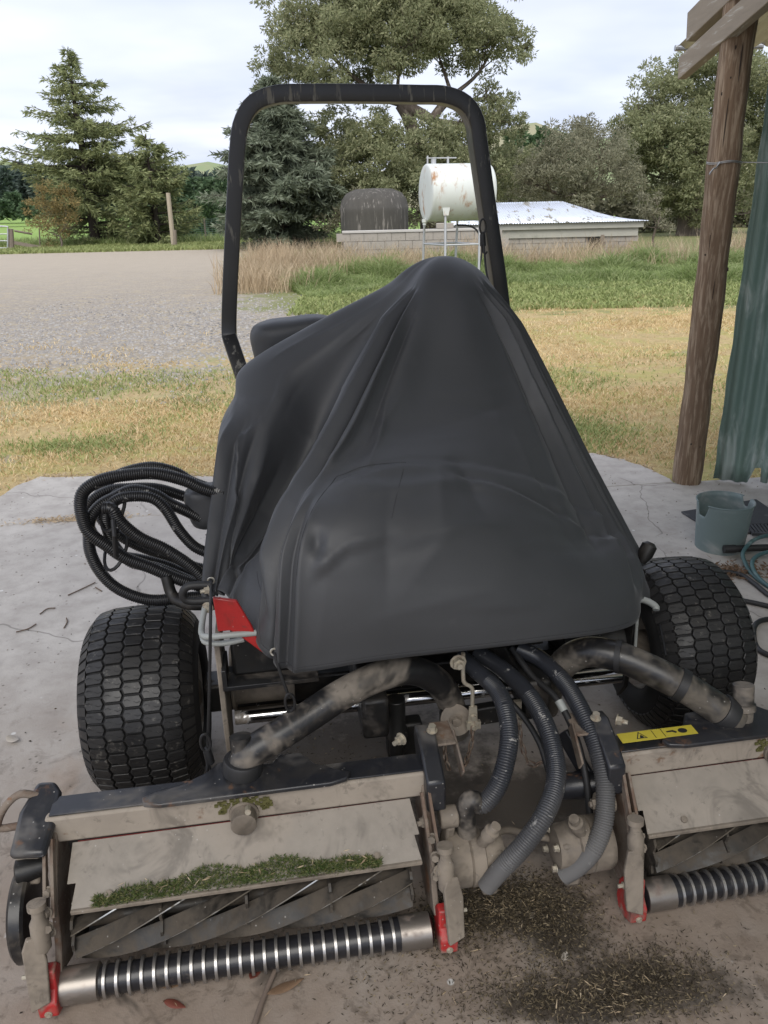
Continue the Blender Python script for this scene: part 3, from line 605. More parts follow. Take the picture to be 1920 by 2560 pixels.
# low shed
ls = empty('low_shed', (at(1440, 640, 25).x, 25, -.03), label='low block shed with patchy white corrugated iron roof', cat='shed'); LO = Vector(ls.location)
eL, eR = at(1130, 548, 24.6) - LO, at(1622, 566, 24.6) - LO; zr = at(1400, 503, 27.6).z + .03
zE = (eL.z + eR.z)/2
x0, x1 = eL.x, eR.x
m = MB(); rg = Vector((x0, 3.0, zr)); nn = int((x1-x0)/.0762*6); vs = []
for j, (yy, zz2) in enumerate(((-.45, zE), (2.9, zr), (6.2, zE))):
    for i in range(nn+1):
        x = x0 + (x1-x0)*i/nn; xin = min(1.0, max(0.0, (x1-x)/1.9)); z_ = zz2 if j != 1 else zE + (zr-zE)*xin
        vs.append((x if j != 1 else min(x, x1), yy, z_ + .010*math.sin(2*math.pi*i/6)))
m.add(vs, [(j*(nn+1)+i, j*(nn+1)+i+1, (j+1)*(nn+1)+i+1, (j+1)*(nn+1)+i) for j in range(2) for i in range(nn)])
m.build('roof', 'roof_iron', ls, smooth=80, solid=.002, fixn=False)
m = MB(); m.box(((x0+x1)/2-.05, 2.9, zr-.02), (x1-x0-3.9, .25, .03)); m.build('ridge_cap', 'roof_iron', ls)
m = MB(); m.box(((x0+x1)/2-.08, -.30, zE-.10), (x1-x0-.1, .06, .16)); m.build('fascia', 'render_paint', ls)
m = MB(); m.box(((x0+x1)/2-.1, -.18, zE-.30), (x1-x0-.3, .10, .24)); m.build('lintel', 'render_paint', ls)
hb = zE - .42
BH2 = hb/4; bm2 = MB(); bm2.box((0, 0, 0), (BW-.012, BD, BH2-.012)); bmesh2 = bm2.mesh('block'); bmesh2.materials.append(M['block'])
open0, open1 = at(1478, 620, 24.8).x - LO.x, at(1495, 620, 24.8).x - LO.x
for j in range(4):
    x = x0 + .25 - .2*(j % 2)
    while x < x1 - .5:
        if not (open0 - .35 < x < open1 and j > 0):
            o = bpy.data.objects.new('block', bmesh2); o.location = (x + BW/2, -.08, j*BH2 + BH2/2); link(o, ls)
        x += BW
m = MB(); m.box(((x0+x1)/2-.1, -.07, hb/2), (x1-x0-.6, BD-.04, hb-.01)); m.build('wall_core', 'mortar', ls)
simple('gap_shade', (.015, .014, .013), .9); simple('fence_wood', (.24, .20, .16), .9, var=.3, scale=5, stretch=(4, 4, .8))
m = MB(); m.box(((open0+open1)/2, -.19, hb*.62), (open1-open0+.15, .05, hb*.7)); m.build('doorway_shade', 'gap_shade', ls)  # solid dark panel standing for the shade inside the open doorway
m = MB(); m.box((open1+.1, -.22, hb*.55), (.10, .06, hb*1.05)); m.build('door_post', 'fence_wood', ls)

# ------------------------------------------------------------------ fences and pole
simple('pole_wood', (.42, .36, .27), .85, var=.2, scale=3, stretch=(4, 4, .6))
def pole(name, top, bot, Y, r, label, cat, mat='fence_wood', group=None):
    a_, b_ = at(*bot, Y), at(*top, Y); a_.z = -.05; m = MB(); m.tube([(0, 0, 0), tuple((b_-a_)*.5), tuple(b_-a_)], [r*1.05, r, r*.92], 10); o = m.build(name, mat, label=label, cat=cat, group=group); o.location = a_; return o
pole('leaning_pole', (420, 482), (432, 596), 39.6, .11, 'tall pale pole leaning in front of the shelter belt', 'pole', 'pole_wood')
pole('fence_post', (437, 575), (437, 610), 39.4, .09, 'short brown post beside the leaning pale pole', 'post')
gp = pole('gate_post', (27, 572), (29, 626), 40.5, .13, 'square brown gate post at the far left of the yard', 'post')
pole('fence_post', (98, 572), (98, 608), 42, .035, 'thin stake in front of the roadside shrub', 'post')
m = MB(); a_, b_ = at(32, 606, 40.5), at(108, 620, 41); m.bar((0, 0, 0), tuple(b_-a_), .05, .16); o = m.build('fence_rail', 'fence_wood', label='sagging dark rail running from the gate post to the shrub', cat='rail'); o.location = a_
m = MB(); a_, b_ = at(36, 577, 40.5), at(80, 585, 41); m.tube([(0, 0, 0), tuple((b_-a_)*.5), tuple(b_-a_)], .05, 8); o = m.build('fence_rail', 'fence_wood', label='thin upper rail beside the gate post', cat='rail'); o.location = a_
gt = empty('farm_gate', at(-60, 625, 40.3), label='pale tubular farm gate cut by the left picture edge', cat='gate'); GO = Vector(gt.location)
def gbar(name, a, b, r): m = MB(); m.tube([a, tuple((Vector(a)+Vector(b))/2), b], r, 8); return m.build(name, 'galv_pipe', gt)
pa = [at(x, y, 40.3) - GO for x, y in ((-60, 566), (12, 566), (19, 572), (19, 620), (-60, 620))]
m = MB(); m.tube(cr(pa[:4], 24), .035, 8); m.build('gate_frame', 'galv_pipe', gt)
for y_ in (585, 602, 620): gbar('gate_bar', tuple(at(-60, y_, 40.3)-GO), tuple(at(19, y_, 40.3)-GO), .025)
# netting fence
nf_ = empty('netting_fence', at(350, 600, 45), label='green deer netting fence strung past the leaning pole', cat='fence'); NO = Vector(nf_.location); simple('net', (.16, .24, .20), .6)
m = MB(); xa, xb = at(350, 600, 45).x - NO.x, at(820, 600, 45).x - NO.x; zt = at(450, 552, 45).z - NO.z
for i in range(10): z_ = zt*i/9 + .05; m.bar((xa, 0, z_), (xb, 0, z_), .012, .012)
k = int((xb-xa)/.28)
for i in range(k+1): x = xa + (xb-xa)*i/k; m.bar((x, 0, 0), (x, 0, zt+.05), .010, .010, up=(0, 1, 0))
m.build('netting', 'net', nf_)
for i in range(4): x = xa + (xb-xa)*(i+.4)/4; m = MB(); m.cyl((x, .05, -.1), (x, .05, zt+.1), .05, 8); m.build('post', 'fence_wood', nf_)
# road strip behind the cedar
simple('road', (.30, .31, .33), .9, var=.08, scale=2)
m = MB(); m.add([(-60, 43.6, -.022), (4, 43.6, -.022), (4, 46.8, -.022), (-60, 46.8, -.022)], [(0, 1, 2, 3)]); m.build('road', 'road', kind='structure', fixn=False)

# ------------------------------------------------------------------ grasses
def region(kx, ky, n_, dens=None):
    P = np.stack([RNG.uniform(*kx, n_), RNG.uniform(*ky, n_), np.full(n_, -.03)], 1)
    if dens is not None: P = P[RNG.uniform(0, 1, n_) < dens(P)]
    return P
def nz2(P, s, ph=0.0):                     # cheap smooth pseudo-noise 0..1
    x, y = P[:, 0]*s + ph, P[:, 1]*s - ph
    return .5 + .17*(np.sin(x*1.3+1.7*np.sin(y*.9)) + np.sin(y*1.7+1.3*np.sin(x*.7+2)) + np.sin((x+y)*.8+1.1*np.sin(x*1.9-y)))
def apron(P):                              # outside the slab
    xs_ = np.array([-9, -3.2, -2.75, -2.36, -2.3, -1.1, 1.2, 1.44, 1.68, 1.78, 9]); ys_ = np.array([3.7, 3.95, 4.0, 4.5, 4.9, 4.82, 5.14, 5.12, 4.84, 4.5, 4.5]); return P[:, 1] > np.interp(P[:, 0], xs_, ys_)
# short dry turf in front of the slab
P = np.vstack([region((-4.5, 3.6), (3.9, 7.2), 52000, lambda P: apron(P)*np.clip(nz2(P, 2.4)*1.7-.15, .15, 1)), region((-6.5, 6), (7.2, 12), 48000, lambda P: np.clip(nz2(P, 1.6, 3)*1.8-.45, .05, 1)*np.where((P[:, 0] < .5), np.clip((11.8-P[:, 1])/5, 0, 1)*np.clip(nz2(P, 3.1, 1)*2-.6, 0, 1), 1)), region((-.8, 9), (10, 14.8), 26000, lambda P: np.clip(nz2(P, 1.2, 5)*1.6-.3, .1, 1)*np.clip((P[:, 0]+.6)/1.6, 0, 1)*np.clip((P[:, 1]-9.8)/1.2, 0, 1))])
V_, F_ = blades(P, RNG.uniform(.010, .032, len(P))*(1+.05*P[:, 1]), .0055+.0007*P[:, 1], RNG.uniform(.3, 1.3, len(P)))
npmesh('dry_turf', V_, F_, 'fo_straw', None, label='short straw-coloured dry turf beyond the concrete', cat='grass', kind='stuff')
P = np.vstack([region((-4.5, 3.6), (3.9, 8.8), 62000, lambda P: apron(P)*np.clip((nz2(P, 1.9, 9)-.56)*2.5, .06, .6)), region((-3.0, -1.4), (5.3, 6.0), 5000, lambda P: np.exp(-((P[:, 0]+2.35)/.35)**2-((P[:, 1]-5.65)/.16)**2)), region((-4, 0), (7.4, 8.6), 5500, lambda P: np.exp(-((P[:, 1]-8.0)/.35)**2)*.7),
               region((.9, 2.6), (4.6, 6.4), 16000, lambda P: apron(P)*np.exp(-((P[:, 0]-1.45)/.35)**2-((P[:, 1]-5.7)/.4)**2))])
V_, F_ = blades(P, RNG.uniform(.014, .042, len(P))*(1+.05*P[:, 1]), .006+.0006*P[:, 1], RNG.uniform(.3, 1.2, len(P)))
npmesh('green_turf', V_, F_, 'fo_lawn', None, label='patches of green turf among the dry grass', cat='grass', kind='stuff')
P = np.vstack([region((-1.5, 14), (13.0, 17.2), 40000, lambda P: (P[:, 0] > -.16*P[:, 1]-.2)*.8), region((-24, 3), (36.5, 43), 42000, lambda P: np.full(len(P), .9))])
V_, F_ = blades(P, RNG.uniform(.04, .12, len(P))*np.where(P[:, 1] > 30, 1.8, 1), .018+.0010*P[:, 1], RNG.uniform(.3, 1.2, len(P)))
npmesh('lawn_strip', V_, F_, 'fo_lawn', None, label='bright green mown strip in front of the tall grass', cat='grass', kind='stuff')
# tall rank grass in front of the wall
def tallmask(P):
    near = 16.4 + .8*np.sin(P[:, 0]*.9) + .5*np.sin(P[:, 0]*2.3+1) ; near = np.where(P[:, 0] < -1.2, near + (-1.2-P[:, 0])*2.2, near)
    return (P[:, 1] > near)*np.clip(nz2(P, 1.1, 2)*1.8-.2, .25, 1)
P = region((-4.6, 17), (15.4, 23.6), 190000, tallmask)
hh = (.10 + .62*nz2(P, 1.7, 7)**2)*RNG.uniform(.55, 1.2, len(P))*np.clip((P[:, 1]-15.6)/1.6, .35, 1)
V_, F_ = blades(P, hh, .024, RNG.uniform(.3, 1.5, len(P)), .8)
npmesh('rank_grass', V_, F_, 'fo_tall', None, label='tall rank green grass in front of the block wall', cat='grass', kind='stuff')
P = np.vstack([region((-3.8, 1.8), (19.5, 24), 9000, lambda P: np.clip((nz2(P, 1.3, 4)-.25)*2, .1, 1)), region((2, 17), (20.5, 24.6), 21000, lambda P: np.clip((nz2(P, 1.0, 8)-.35)*2, .05, 1)), region((-3.5, -1.0), (16.6, 22.5), 6000, lambda P: np.exp(-((P[:, 0]+2.6)/.7)**2))])
V_, F_ = blades(P, RNG.uniform(.25, .80, len(P))*np.clip(.7+.8*nz2(P, .8, 2), .6, 1.4), .013, RNG.uniform(.1, .7, len(P)), .4)
npmesh('hay_stalks', V_, F_, 'fo_hay', None, label='dead pale hay stalks standing along the block wall', cat='grass', kind='stuff')
P = region((-22, 1), (42.6, 46), 12000, lambda P: (P[:, 1] < 43.4) | (P[:, 1] > 44.9))
V_, F_ = blades(P, RNG.uniform(.2, .6, len(P)), .05, RNG.uniform(.2, .9, len(P)), .4)
npmesh('verge_grass', V_, F_, 'fo_tall', None, label='ragged verge grass under the cedar and spruce', cat='grass', kind='stuff')
# loose gravel stones
foliage('stone', (.14, .135, .13), (.28, .265, .25), (.43, .41, .38), .9, 0)
P = region((-6.5, .8), (7.0, 17), 20000, lambda P: np.clip((P[:, 1]-7.2)/2.2, .06, 1)*np.clip((17-P[:, 1])/6, .05, 1)*(P[:, 0] < .6 + .3*np.sin(P[:, 1])))
k = len(P); s_ = RNG.uniform(.008, .030, k)[:, None]; dirs = np.array([[1, 0, 0], [0, 1, 0], [-1, 0, 0], [0, -1, 0], [0, 0, .7]])
an = RNG.uniform(0, 6.28, k); ca, sa = np.cos(an), np.sin(an); Vs = []
for d in dirs:
    j = RNG.uniform(.6, 1.2, k); Vs.append(P + np.stack([(d[0]*ca-d[1]*sa)*j, (d[0]*sa+d[1]*ca)*j, np.full(k, d[2])*j], 1)*s_)
Vs = np.stack(Vs, 1).reshape(-1, 3); b = np.arange(k)[:, None]*5
F_ = np.concatenate([b + np.array([[0, 1, 4]]), b + np.array([[1, 2, 4]]), b + np.array([[2, 3, 4]]), b + np.array([[3, 0, 4]])])
npmesh('loose_gravel', Vs, F_, 'stone', None, label='loose grey gravel scattered over the yard', cat='gravel', kind='stuff')
# ------------------------------------------------------------------ mower materials
def dusty(name, paint, dust, rough=.45, metal=0.0, amt=(.38, .6), s=4, bump=.15, rust=None, spec=.5):
    n = NT(name); a = n.noise(s, 8, .7, dist=.3); b = n.noise(45, 4, .7); c = n.mix(b, sc(paint, .8), sc(paint, 1.25))
    g = n.ramp(a, amt[0], amt[1]); d = n.mix(n.noise(9, 6, .65), sc(dust, .72), sc(dust, 1.2)); c = n.mix(g, c, d); rg = n.ramp(g, 0, 1, rough, .9)
    if rust:
        r = n.ramp(n.noise(13, 6, .7), .60, .70, 0, .85); c = n.mix(r, c, rust); rg = n.ramp(r, 0, 1, .6, .95) if False else rg
    gr_ = n.ramp(n.noise(6.5, 4, .72, dist=.9), .50, .68, 0, .55); c = n.mix(gr_, c, sc(dust, .28))
    gr2 = n.ramp(n.noise(30, 4, .75, dist=.5), .58, .68, 0, .5); c = n.mix(gr2, c, sc(dust, .40))
    sp_ = n.n('ShaderNodeTexVoronoi'); sp_.inputs['Scale'].default_value = 60; n.l(n.tc.outputs['Object'], sp_.inputs['Vector'])
    c = n.mix(n.math('MULTIPLY', n.ramp(sp_.outputs['Distance'], .06, .14, .6, 0), n.ramp(n.noise(11, 3), .52, .6)), c, (.45, .43, .40))
    n.bump(b, bump, .002)
    return n.fin(c, rg, n.ramp(g, 0, 1, metal, 0.0) if metal else 0.0, spec)
DUST = (.335, .29, .24)
dusty('bar_dusty', (.05, .045, .04), DUST, amt=(.22, .36), rust=(.16, .085, .045))
dusty('bar_top', (.020, .021, .025), (.15, .14, .13), rough=.3, amt=(.50, .72), rust=(.15, .08, .045))
dusty('shield_mat', (.235, .21, .18), (.335, .295, .25), amt=(.3, .7), s=3, bump=.2)
dusty('arm_black', (.012, .012, .013), (.15, .13, .105), rough=.32, amt=(.45, .68), s=5)
dusty('arm_tan', (.016, .016, .017), (.205, .178, .148), rough=.36, amt=(.43, .60), s=5)
dusty('cast_tan', (.12, .10, .08), (.25, .212, .17), rough=.6, amt=(.3, .6), s=7, bump=.3)
dusty('red_paint', (.22, .018, .018), (.20, .12, .10), rough=.35, amt=(.55, .75), s=9)
dusty('red_bright', (.36, .020, .020), (.30, .10, .08), rough=.3, amt=(.62, .8), s=4)
dusty('red_bracket', (.38, .022, .022), (.27, .17, .135), rough=.45, amt=(.44, .62), s=14)
dusty('rusty', (.13, .085, .06), (.22, .18, .145), rough=.8, amt=(.4, .6), s=12, rust=(.20, .10, .05))
dusty('reel_steel', (.025, .023, .020), (.085, .070, .054), rough=.5, amt=(.35, .6), s=10, bump=.4)
dusty('dark_frame', (.010, .010, .010), (.055, .046, .038), rough=.45, amt=(.5, .7), s=6)
simple('blade_edge', (.50, .50, .48), .3, .9, var=.1, col2=(.10, .085, .065), amt=(.42, .52), s2=7, rough2=.9)
simple('chrome', (.62, .62, .62), .15, 1.0, var=.05, col2=(.22, .19, .16), amt=(.55, .68), s2=8, rough2=.7)
simple('ring_steel', (.40, .385, .37), .34, .85, var=.2, scale=30, col2=(.25, .21, .18), amt=(.55, .75), s2=12, rough2=.7)
simple('roller_end', (.28, .255, .23), .38, .8, var=.2, scale=10, col2=(.16, .12, .10), amt=(.5, .7), s2=9, rough2=.6)
simple('roller_core', (.016, .016, .019), .32, var=.3, scale=14, col2=(.07, .06, .05), amt=(.6, .75), s2=14)
simple('grey_bar', (.33, .345, .33), .5, .1, var=.12, scale=12, col2=(.25, .23, .2), amt=(.6, .75), s2=9)
simple('zinc', (.46, .42, .34), .5, .5, var=.2, scale=40, col2=(.24, .18, .13), amt=(.5, .7), s2=30, rough2=.85)
simple('decal_yellow', (.54, .45, .05), .5, var=.08, scale=20, col2=(.35, .31, .15), amt=(.62, .75), s2=25)
simple('decal_black', (.02, .02, .02), .6)
simple('rim_white', (.36, .34, .31), .6, var=.2, scale=8, col2=(.15, .11, .085), amt=(.45, .65), s2=6)
simple('moss', (.10, .095, .03), .95, var=.5, scale=60, bump=.6, bs=90)
n = NT('tyre_mat'); gi_ = n.n('ShaderNodeNewGeometry'); c = n.mix(n.noise(14, 6, .65), (.008, .008, .009), (.019, .0185, .0185)); c = n.mix(n.math('MULTIPLY', gi_.outputs['Random Per Island'], .55), c, (.030, .029, .028)); g = n.ramp(n.noise(36, 5, .75), .58, .70, 0, .6); c = n.mix(g, c, (.15, .14, .125)); n.bump(n.noise(120, 3), .25, .002); n.fin(c, n.ramp(n.noise(8, 4), .35, .65, .38, .62), 0, .5)
simple('tyre_base', (.008, .008, .0085), .75, var=.3, scale=20)
def hose_mat(name, base, dust, lo, hi):
    n = NT(name); X, Y, Z = n.xyz(); c = n.mix(n.noise(24, 4), sc(base, .8), sc(base, 1.25)); g = n.ramp(n.noise(26, 6, .75, dist=.6), .62, .68, 0, .75)
    c = n.mix(g, c, (.36, .35, .33)); d = n.ramp(n.math('ADD', Z, n.math('MULTIPLY', n.math('SUBTRACT', n.noise(5, 5), .5), .22)), lo, hi, .8, 0)
    c = n.mix(d, c, dust); n.fin(c, n.ramp(d, 0, 1, .33, .85), 0, .5)
hose_mat('hose_ribbed', (.026, .028, .034), (.17, .165, .16), .10, .40)
hose_mat('hose_coil_mat', (.014, .014, .015), (.05, .048, .046), -.3, .1)
n = NT('cover_mat'); wv = n.noise(420, 2, .5); lg = n.noise(2.2, 5, .6); c = n.mix(n.ramp(lg, .3, .7), (.041, .043, .047), (.051, .053, .058))
c = n.mix(n.ramp(n.noise(7, 6, .7), .62, .75, 0, .22), c, (.085, .085, .085)); n.bump(wv, .15, .001); n.bump(n.noise(17, 3, .55, dist=.8), .08, .004)
n.fin(c, .52, 0, .5); n.b.inputs['Sheen Weight'].default_value = .10; n.b.inputs['Sheen Roughness'].default_value = .4

mower = empty('reel_mower', MO, MYAW, label='reel mower under a grey cover with two front cutting units', cat='mower')
def part(m, name, mat, parent=None, **k): return m.build(name, mat, parent or mower, **k)
def V3(*a): return Vector(a)

# ------------------------------------------------------------------ wheels
WR, WW = .272, .285
def tread_r(s):                           # crown radius across the width
    a = abs(s)/(WW/2); return WR - .010*a**2 - .034*max(0, a-.72)**1.5/.28**1.5*.9
def make_wheel(u, out):
    w = MB(); prof = []
    for i in range(33):
        s = -WW/2 + WW*i/32; prof.append((s, tread_r(s) - .0085))
    side = [(WW/2+.012, WR-.07), (WW/2+.018, WR-.10), (WW/2+.008, WR-.13), (WW/2-.02, WR-.142), (WW/2-.03, WR-.145)]
    full = [(-s, r) for s, r in side[::-1]] + prof + side
    w.lathe((u, 0, WR), (1, 0, 0), full, 96, caps=False); wheel = w.build('wheel', 'tyre_base', mower, smooth=50)
    t = MB(); a_, b_, g_ = .0285, .0205, .0028; pu = a_ + b_; ncirc = 50; hh = math.pi*(WR-.004)/ncirc*1.0
    for ci in range(-2, 3):
        s0 = ci*pu
        for k in range(ncirc):
            th0 = 2*math.pi*(k + (.5 if ci % 2 else 0))/ncirc; fs = 1.0
            hexp = [(a_*fs-g_*1.25, 0), (b_*fs-g_*.5, hh-g_), (-b_*fs+g_*.5, hh-g_), (-a_*fs+g_*1.25, 0), (-b_*fs+g_*.5, -hh+g_), (b_*fs-g_*.5, -hh+g_)]
            vs = []
            for lv, sh in ((-.010, 1.06), (-.0012, 1.0), (0, .93)):
                for x, y in hexp:
                    s = s0 + x*sh; th = th0 + y*sh/WR; r = tread_r(max(-WW/2, min(WW/2, s))) + lv
                    vs.append((u + s, r*math.sin(th), WR + r*math.cos(th)))
            fc = [(i, (i+1) % 6, 6+(i+1) % 6, 6+i) for i in range(6)] + [(6+i, 6+(i+1) % 6, 12+(i+1) % 6, 12+i) for i in range(6)] + [(12, 13, 14, 15, 16, 17)]
            t.add(vs, fc)
    tr = t.build('tread', 'tyre_mat', wheel, smooth=30, kind='stuff')
    t = MB()
    for ci in range(-2, 3):
        for k in range(ncirc):
            th0 = 2*math.pi*(k + (.5 if ci % 2 else 0))/ncirc
            for sg in (-1, 1):
                vs = []
                for (x, y, wd) in ((sg*.004, -sg*.001, .0007), (sg*.012, -sg*.005, .0009), (sg*.020, -sg*.003, .0009)):
                    for e_ in (-1, 1): s_ = ci*pu + x; th = th0 + (y + e_*wd)/WR; r = tread_r(s_) + .00035; vs.append((u + s_, r*math.sin(th), WR + r*math.cos(th)))
                t.add(vs, [(0, 1, 3, 2), (2, 3, 5, 4)])
    t.build('sipe_shade', 'tyre_base', wheel, smooth=0, fixn=False, kind='stuff')  # dark strips laid over the blocks, drawing the shade of cut slits
    # shoulder lugs
    t = MB()
    for s_ in (-1, 1):
        for k in range(ncirc):
            th0 = 2*math.pi*(k+.5)/ncirc; vs = []
            for (ds, r) in ((.1215, tread_r(.1215)), (WW/2, tread_r(WW/2)-.001), (WW/2+.008, WR-.056), (WW/2+.006, WR-.060), (WW/2-.004, tread_r(WW/2)-.012), (.1215, tread_r(.1215)-.010)):
                for dth in (-hh*.74, hh*.74): th = th0 + dth/WR; vs.append((u + s_*ds, r*math.sin(th), WR + r*math.cos(th)))
            t.add(vs, [(0, 1, 3, 2), (2, 3, 5, 4), (4, 5, 7, 6), (0, 2, 4, 6, 8, 10), (1, 11, 9, 7, 5, 3)])
    t.build('shoulder_lugs', 'tyre_mat', wheel, smooth=30, kind='stuff')
    r = MB(); d = -out
    r.lathe((u + d*.135, 0, WR), (d, 0, 0), [(-.02, .128), (.002, .136), (.006, .130), (-.03, .118), (-.06, .10), (-.07, .06), (-.055, .05), (-.055, .002)], 40, caps=False); r.build('rim', 'rim_white', wheel, smooth=40)
    h = MB(); h.lathe((u + d*.05, 0, WR), (d, 0, 0), [(0, .05), (.09, .045), (.10, .03)], 20)
    for k in range(5): a = k*2*math.pi/5; h.hexbolt((u + d*.066, .075*math.cos(a), WR+.075*math.sin(a)), (d, 0, 0), .009, .01)
    h.build('hub', 'cast_tan', wheel, kind='stuff')
    return wheel
make_wheel(-.822, -1)['label'] = 'turf tyre wheel beside the hose coil'; make_wheel(.822, 1)['label'] = 'turf tyre wheel nearest the bucket'

# ------------------------------------------------------------------ frame, axle, arms
def rod(name, pts, r, mat, n=14, k=24, parent=None):
    m = MB(); m.tube(cr(pts, k), r, n); return part(m, name, mat, parent, smooth=60)
m = MB(); m.box((.02, .36, .52), (.58, 1.10, .18)); m.box((-.20, .1, .36), (.07, .9, .12)); m.box((.24, .1, .36), (.07, .9, .12)); part(m, 'chassis', 'dark_frame', bevel=.01, kind='stuff')
m = MB(); m.bar((-.66, .0, .27), (.66, .0, .27), .09, .09); part(m, 'axle_beam', 'dark_frame', bevel=.008)
m = MB(); m.box((.0, -.16, .60), (.62, .28, .03)); part(m, 'footboard', 'dark_frame', bevel=.006)
sh0, sh1 = Lv(588, 1795, -.22), Lv(1550, 1690, -.22)
rod('chrome_shaft', [sh0, sh1], .019, 'chrome')
s2a, s2b = Lv(588, 1783, -.12), Lv(1548, 1672, -.12); rod('chrome_shaft', [s2a, s2b], .017, 'chrome')
# upright plates by the wheels
def plate(name, px, v, th, mat, facing=(0, 1, 0)):
    pts = [Lv(x, y, v) for x, y in px]; c = sum(pts, Vector())/len(pts); m = MB()
    m.prism([(p.x-c.x, p.z-c.z) for p in pts], c, (1, 0, 0), (0, 0, 1), th); return part(m, name, mat, bevel=.002)
up_ = lambda u, pv, th, nm, mt: part(MB().prism([(a, b) for a, b in pv], (u, 0, 0), (0, 1, 0), (0, 0, 1), th), nm, mt, bevel=.003)
up_(-.585, [(-.30, .60), (-.16, .60), (-.14, .30), (-.20, .13), (-.25, .10), (-.27, .20), (-.30, .34)], .014, 'side_plate', 'cast_tan')
up_(.60, [(-.16, .50), (-.02, .50), (-.02, .28), (-.10, .16), (-.14, .22)], .014, 'side_plate', 'dark_frame')
m = MB(); m.cyl((-.57, -.08, .36), (-.40, -.08, .36), .075, 24); m.cyl((-.575, -.08, .36), (-.565, -.08, .36), .09, 24); part(m, 'wheel_motor', 'cast_tan', bevel=.003, kind='stuff')
m = MB(); m.cyl((.40, -.06, .34), (.60, -.06, .34), .075, 24); part(m, 'wheel_motor', 'dark_frame', bevel=.003)
m = MB(); m.box((-.455, -.20, .545), (.20, .16, .11)); part(m, 'valve_box', 'dark_frame', bevel=.01)
m = MB(); m.prism([(-.13, .0), (.11, .0), (.11, .012), (-.118, .012), (-.118, .06), (-.13, .06)], (-.45, -.27, .475), (1, 0, 0), (0, 0, 1), .10); part(m, 'box_tray', 'arm_tan', bevel=.002)
# lift arms: bent tubes
aL = [Lv(606, 1945, -.515), Lv(608, 1905, -.515), Lv(640, 1872, -.505), Lv(700, 1836, -.49), Lv(780, 1785, -.46), Lv(860, 1733, -.43), Lv(950, 1690, -.39), Lv(1030, 1676, -.35), Lv(1095, 1706, -.30), Lv(1130, 1765, -.26), Lv(1140, 1830, -.24)]
m = MB(); q = cr(aL, 48); m.tube(q, .037, 22); part(m, 'lift_arm', 'arm_tan', smooth=60, label='bent dust-coated lift arm')
aR = [Lv(1838, 1800, -.515), Lv(1800, 1775, -.505), Lv(1755, 1745, -.48), Lv(1700, 1712, -.46), Lv(1620, 1672, -.42), Lv(1540, 1640, -.38), Lv(1470, 1630, -.34), Lv(1420, 1650, -.30), Lv(1380, 1700, -.26), Lv(1360, 1770, -.24)]
m = MB(); q = cr(aR, 48); m.tube(q, .040, 22); part(m, 'lift_arm', 'arm_black', smooth=60, label='bent glossy black lift arm')
for pts, rr_ in ((aL, .05), (aR, .05)):
    e_, f_ = Vector(pts[0]), Vector(pts[1]); d = (f_-e_).normalized()
    m = MB(); m.lathe(e_ + d*.02, -d, [(-.035, .043), (-.03, .046), (0, .046), (.004, .040)], 22); part(m, 'arm_collar', 'black_rubber', smooth=40)
m = MB(); d = (Vector(aR[3])-Vector(aR[4])).normalized(); m.lathe(Vector(aR[3]) - d*.01, d, [(0, .0445), (.022, .0445)], 22); part(m, 'arm_band', 'black_rubber')
m = MB(); d = (Vector(aR[5])-Vector(aR[6])).normalized(); m.lathe(Vector(aR[5]), d, [(0, .044), (.014, .044)], 22); part(m, 'arm_strap', 'black_rubber', kind='stuff')
# centre pivot
m = MB(); cpv = Lv(1190, 1790, -.30); m.bar(cpv + V3(-.10, 0, 0), cpv + V3(.12, 0, .01), .03, .055); part(m, 'centre_bracket', 'dark_frame', bevel=.005)
m = MB(); m.cyl(Lv(1140, 1800, -.33), Lv(1140, 1800, -.22), .042, 22); m.hexbolt(Lv(1140, 1800, -.33), (0, -1, 0), .014, .012); part(m, 'pivot_boss', 'cast_tan', bevel=.003, kind='stuff')
m = MB(); m.lathe(Lv(990, 1770, -.26), (0, 0, -1), [(-.03, .026), (.06, .026), (.07, .032), (.09, .032), (.10, .022), (.15, .022)], 18); part(m, 'stop_peg', 'dark_frame', bevel=.002)
m = MB(); m.box(Lv(1010, 1840, -.22), (.10, .05, .11)); part(m, 'gusset', 'dark_frame', bevel=.008)
rod('latch_rod', [Lv(1158, 1632, -.36), Lv(1158, 1690, -.36), Lv(1162, 1708, -.36), Lv(1180, 1720, -.36), Lv(1181, 1750, -.36), Lv(1181, 1800, -.36)], .0055, 'zinc', 8, 30)
m = MB(); c = Lv(1182, 1782, -.365); m.prism([(-.010, .02), (.010, .02), (.013, -.028), (-.013, -.028)], c, (1, 0, 0), (0, 0, 1), .006); m.box(c + V3(.002, 0, -.038), (.038, .012, .022)); m.hexbolt(c + V3(0, -.006, -.008), (0, -1, 0), .007, .007); m.hexbolt(c + V3(.002, -.006, -.04), (0, -1, 0), .007, .007); part(m, 'chain_anchor', 'zinc', kind='stuff')
m = MB(); c = Lv(1293, 1775, -.34); m.box(c, (.02, .01, .06)); m.hexbolt(c + V3(0, -.006, .0), (0, -1, 0), .008, .008); m.hexbolt(c + V3(.004, -.006, -.03), (0, -1, 0), .008, .008); part(m, 'chain_anchor', 'zinc', kind='stuff')
m = MB(); m.hexbolt(Lv(1145, 1655, -.37), (0, -1, 0), .016, .012, .01); part(m, 'frame_bolt', 'zinc')
lk = MB(); lk.tube([V3(.0055*math.cos(a), 0, .0085*(1 if math.sin(a) > 0 else -1)+.006*math.sin(a)) for a in np.linspace(0, 2*math.pi, 15)[:-1]] + [V3(.0055, 0, .0085)], .0026, 6); link_me = lk.mesh('link'); link_me.materials.append(M['rusty']); link_me.shade_smooth()
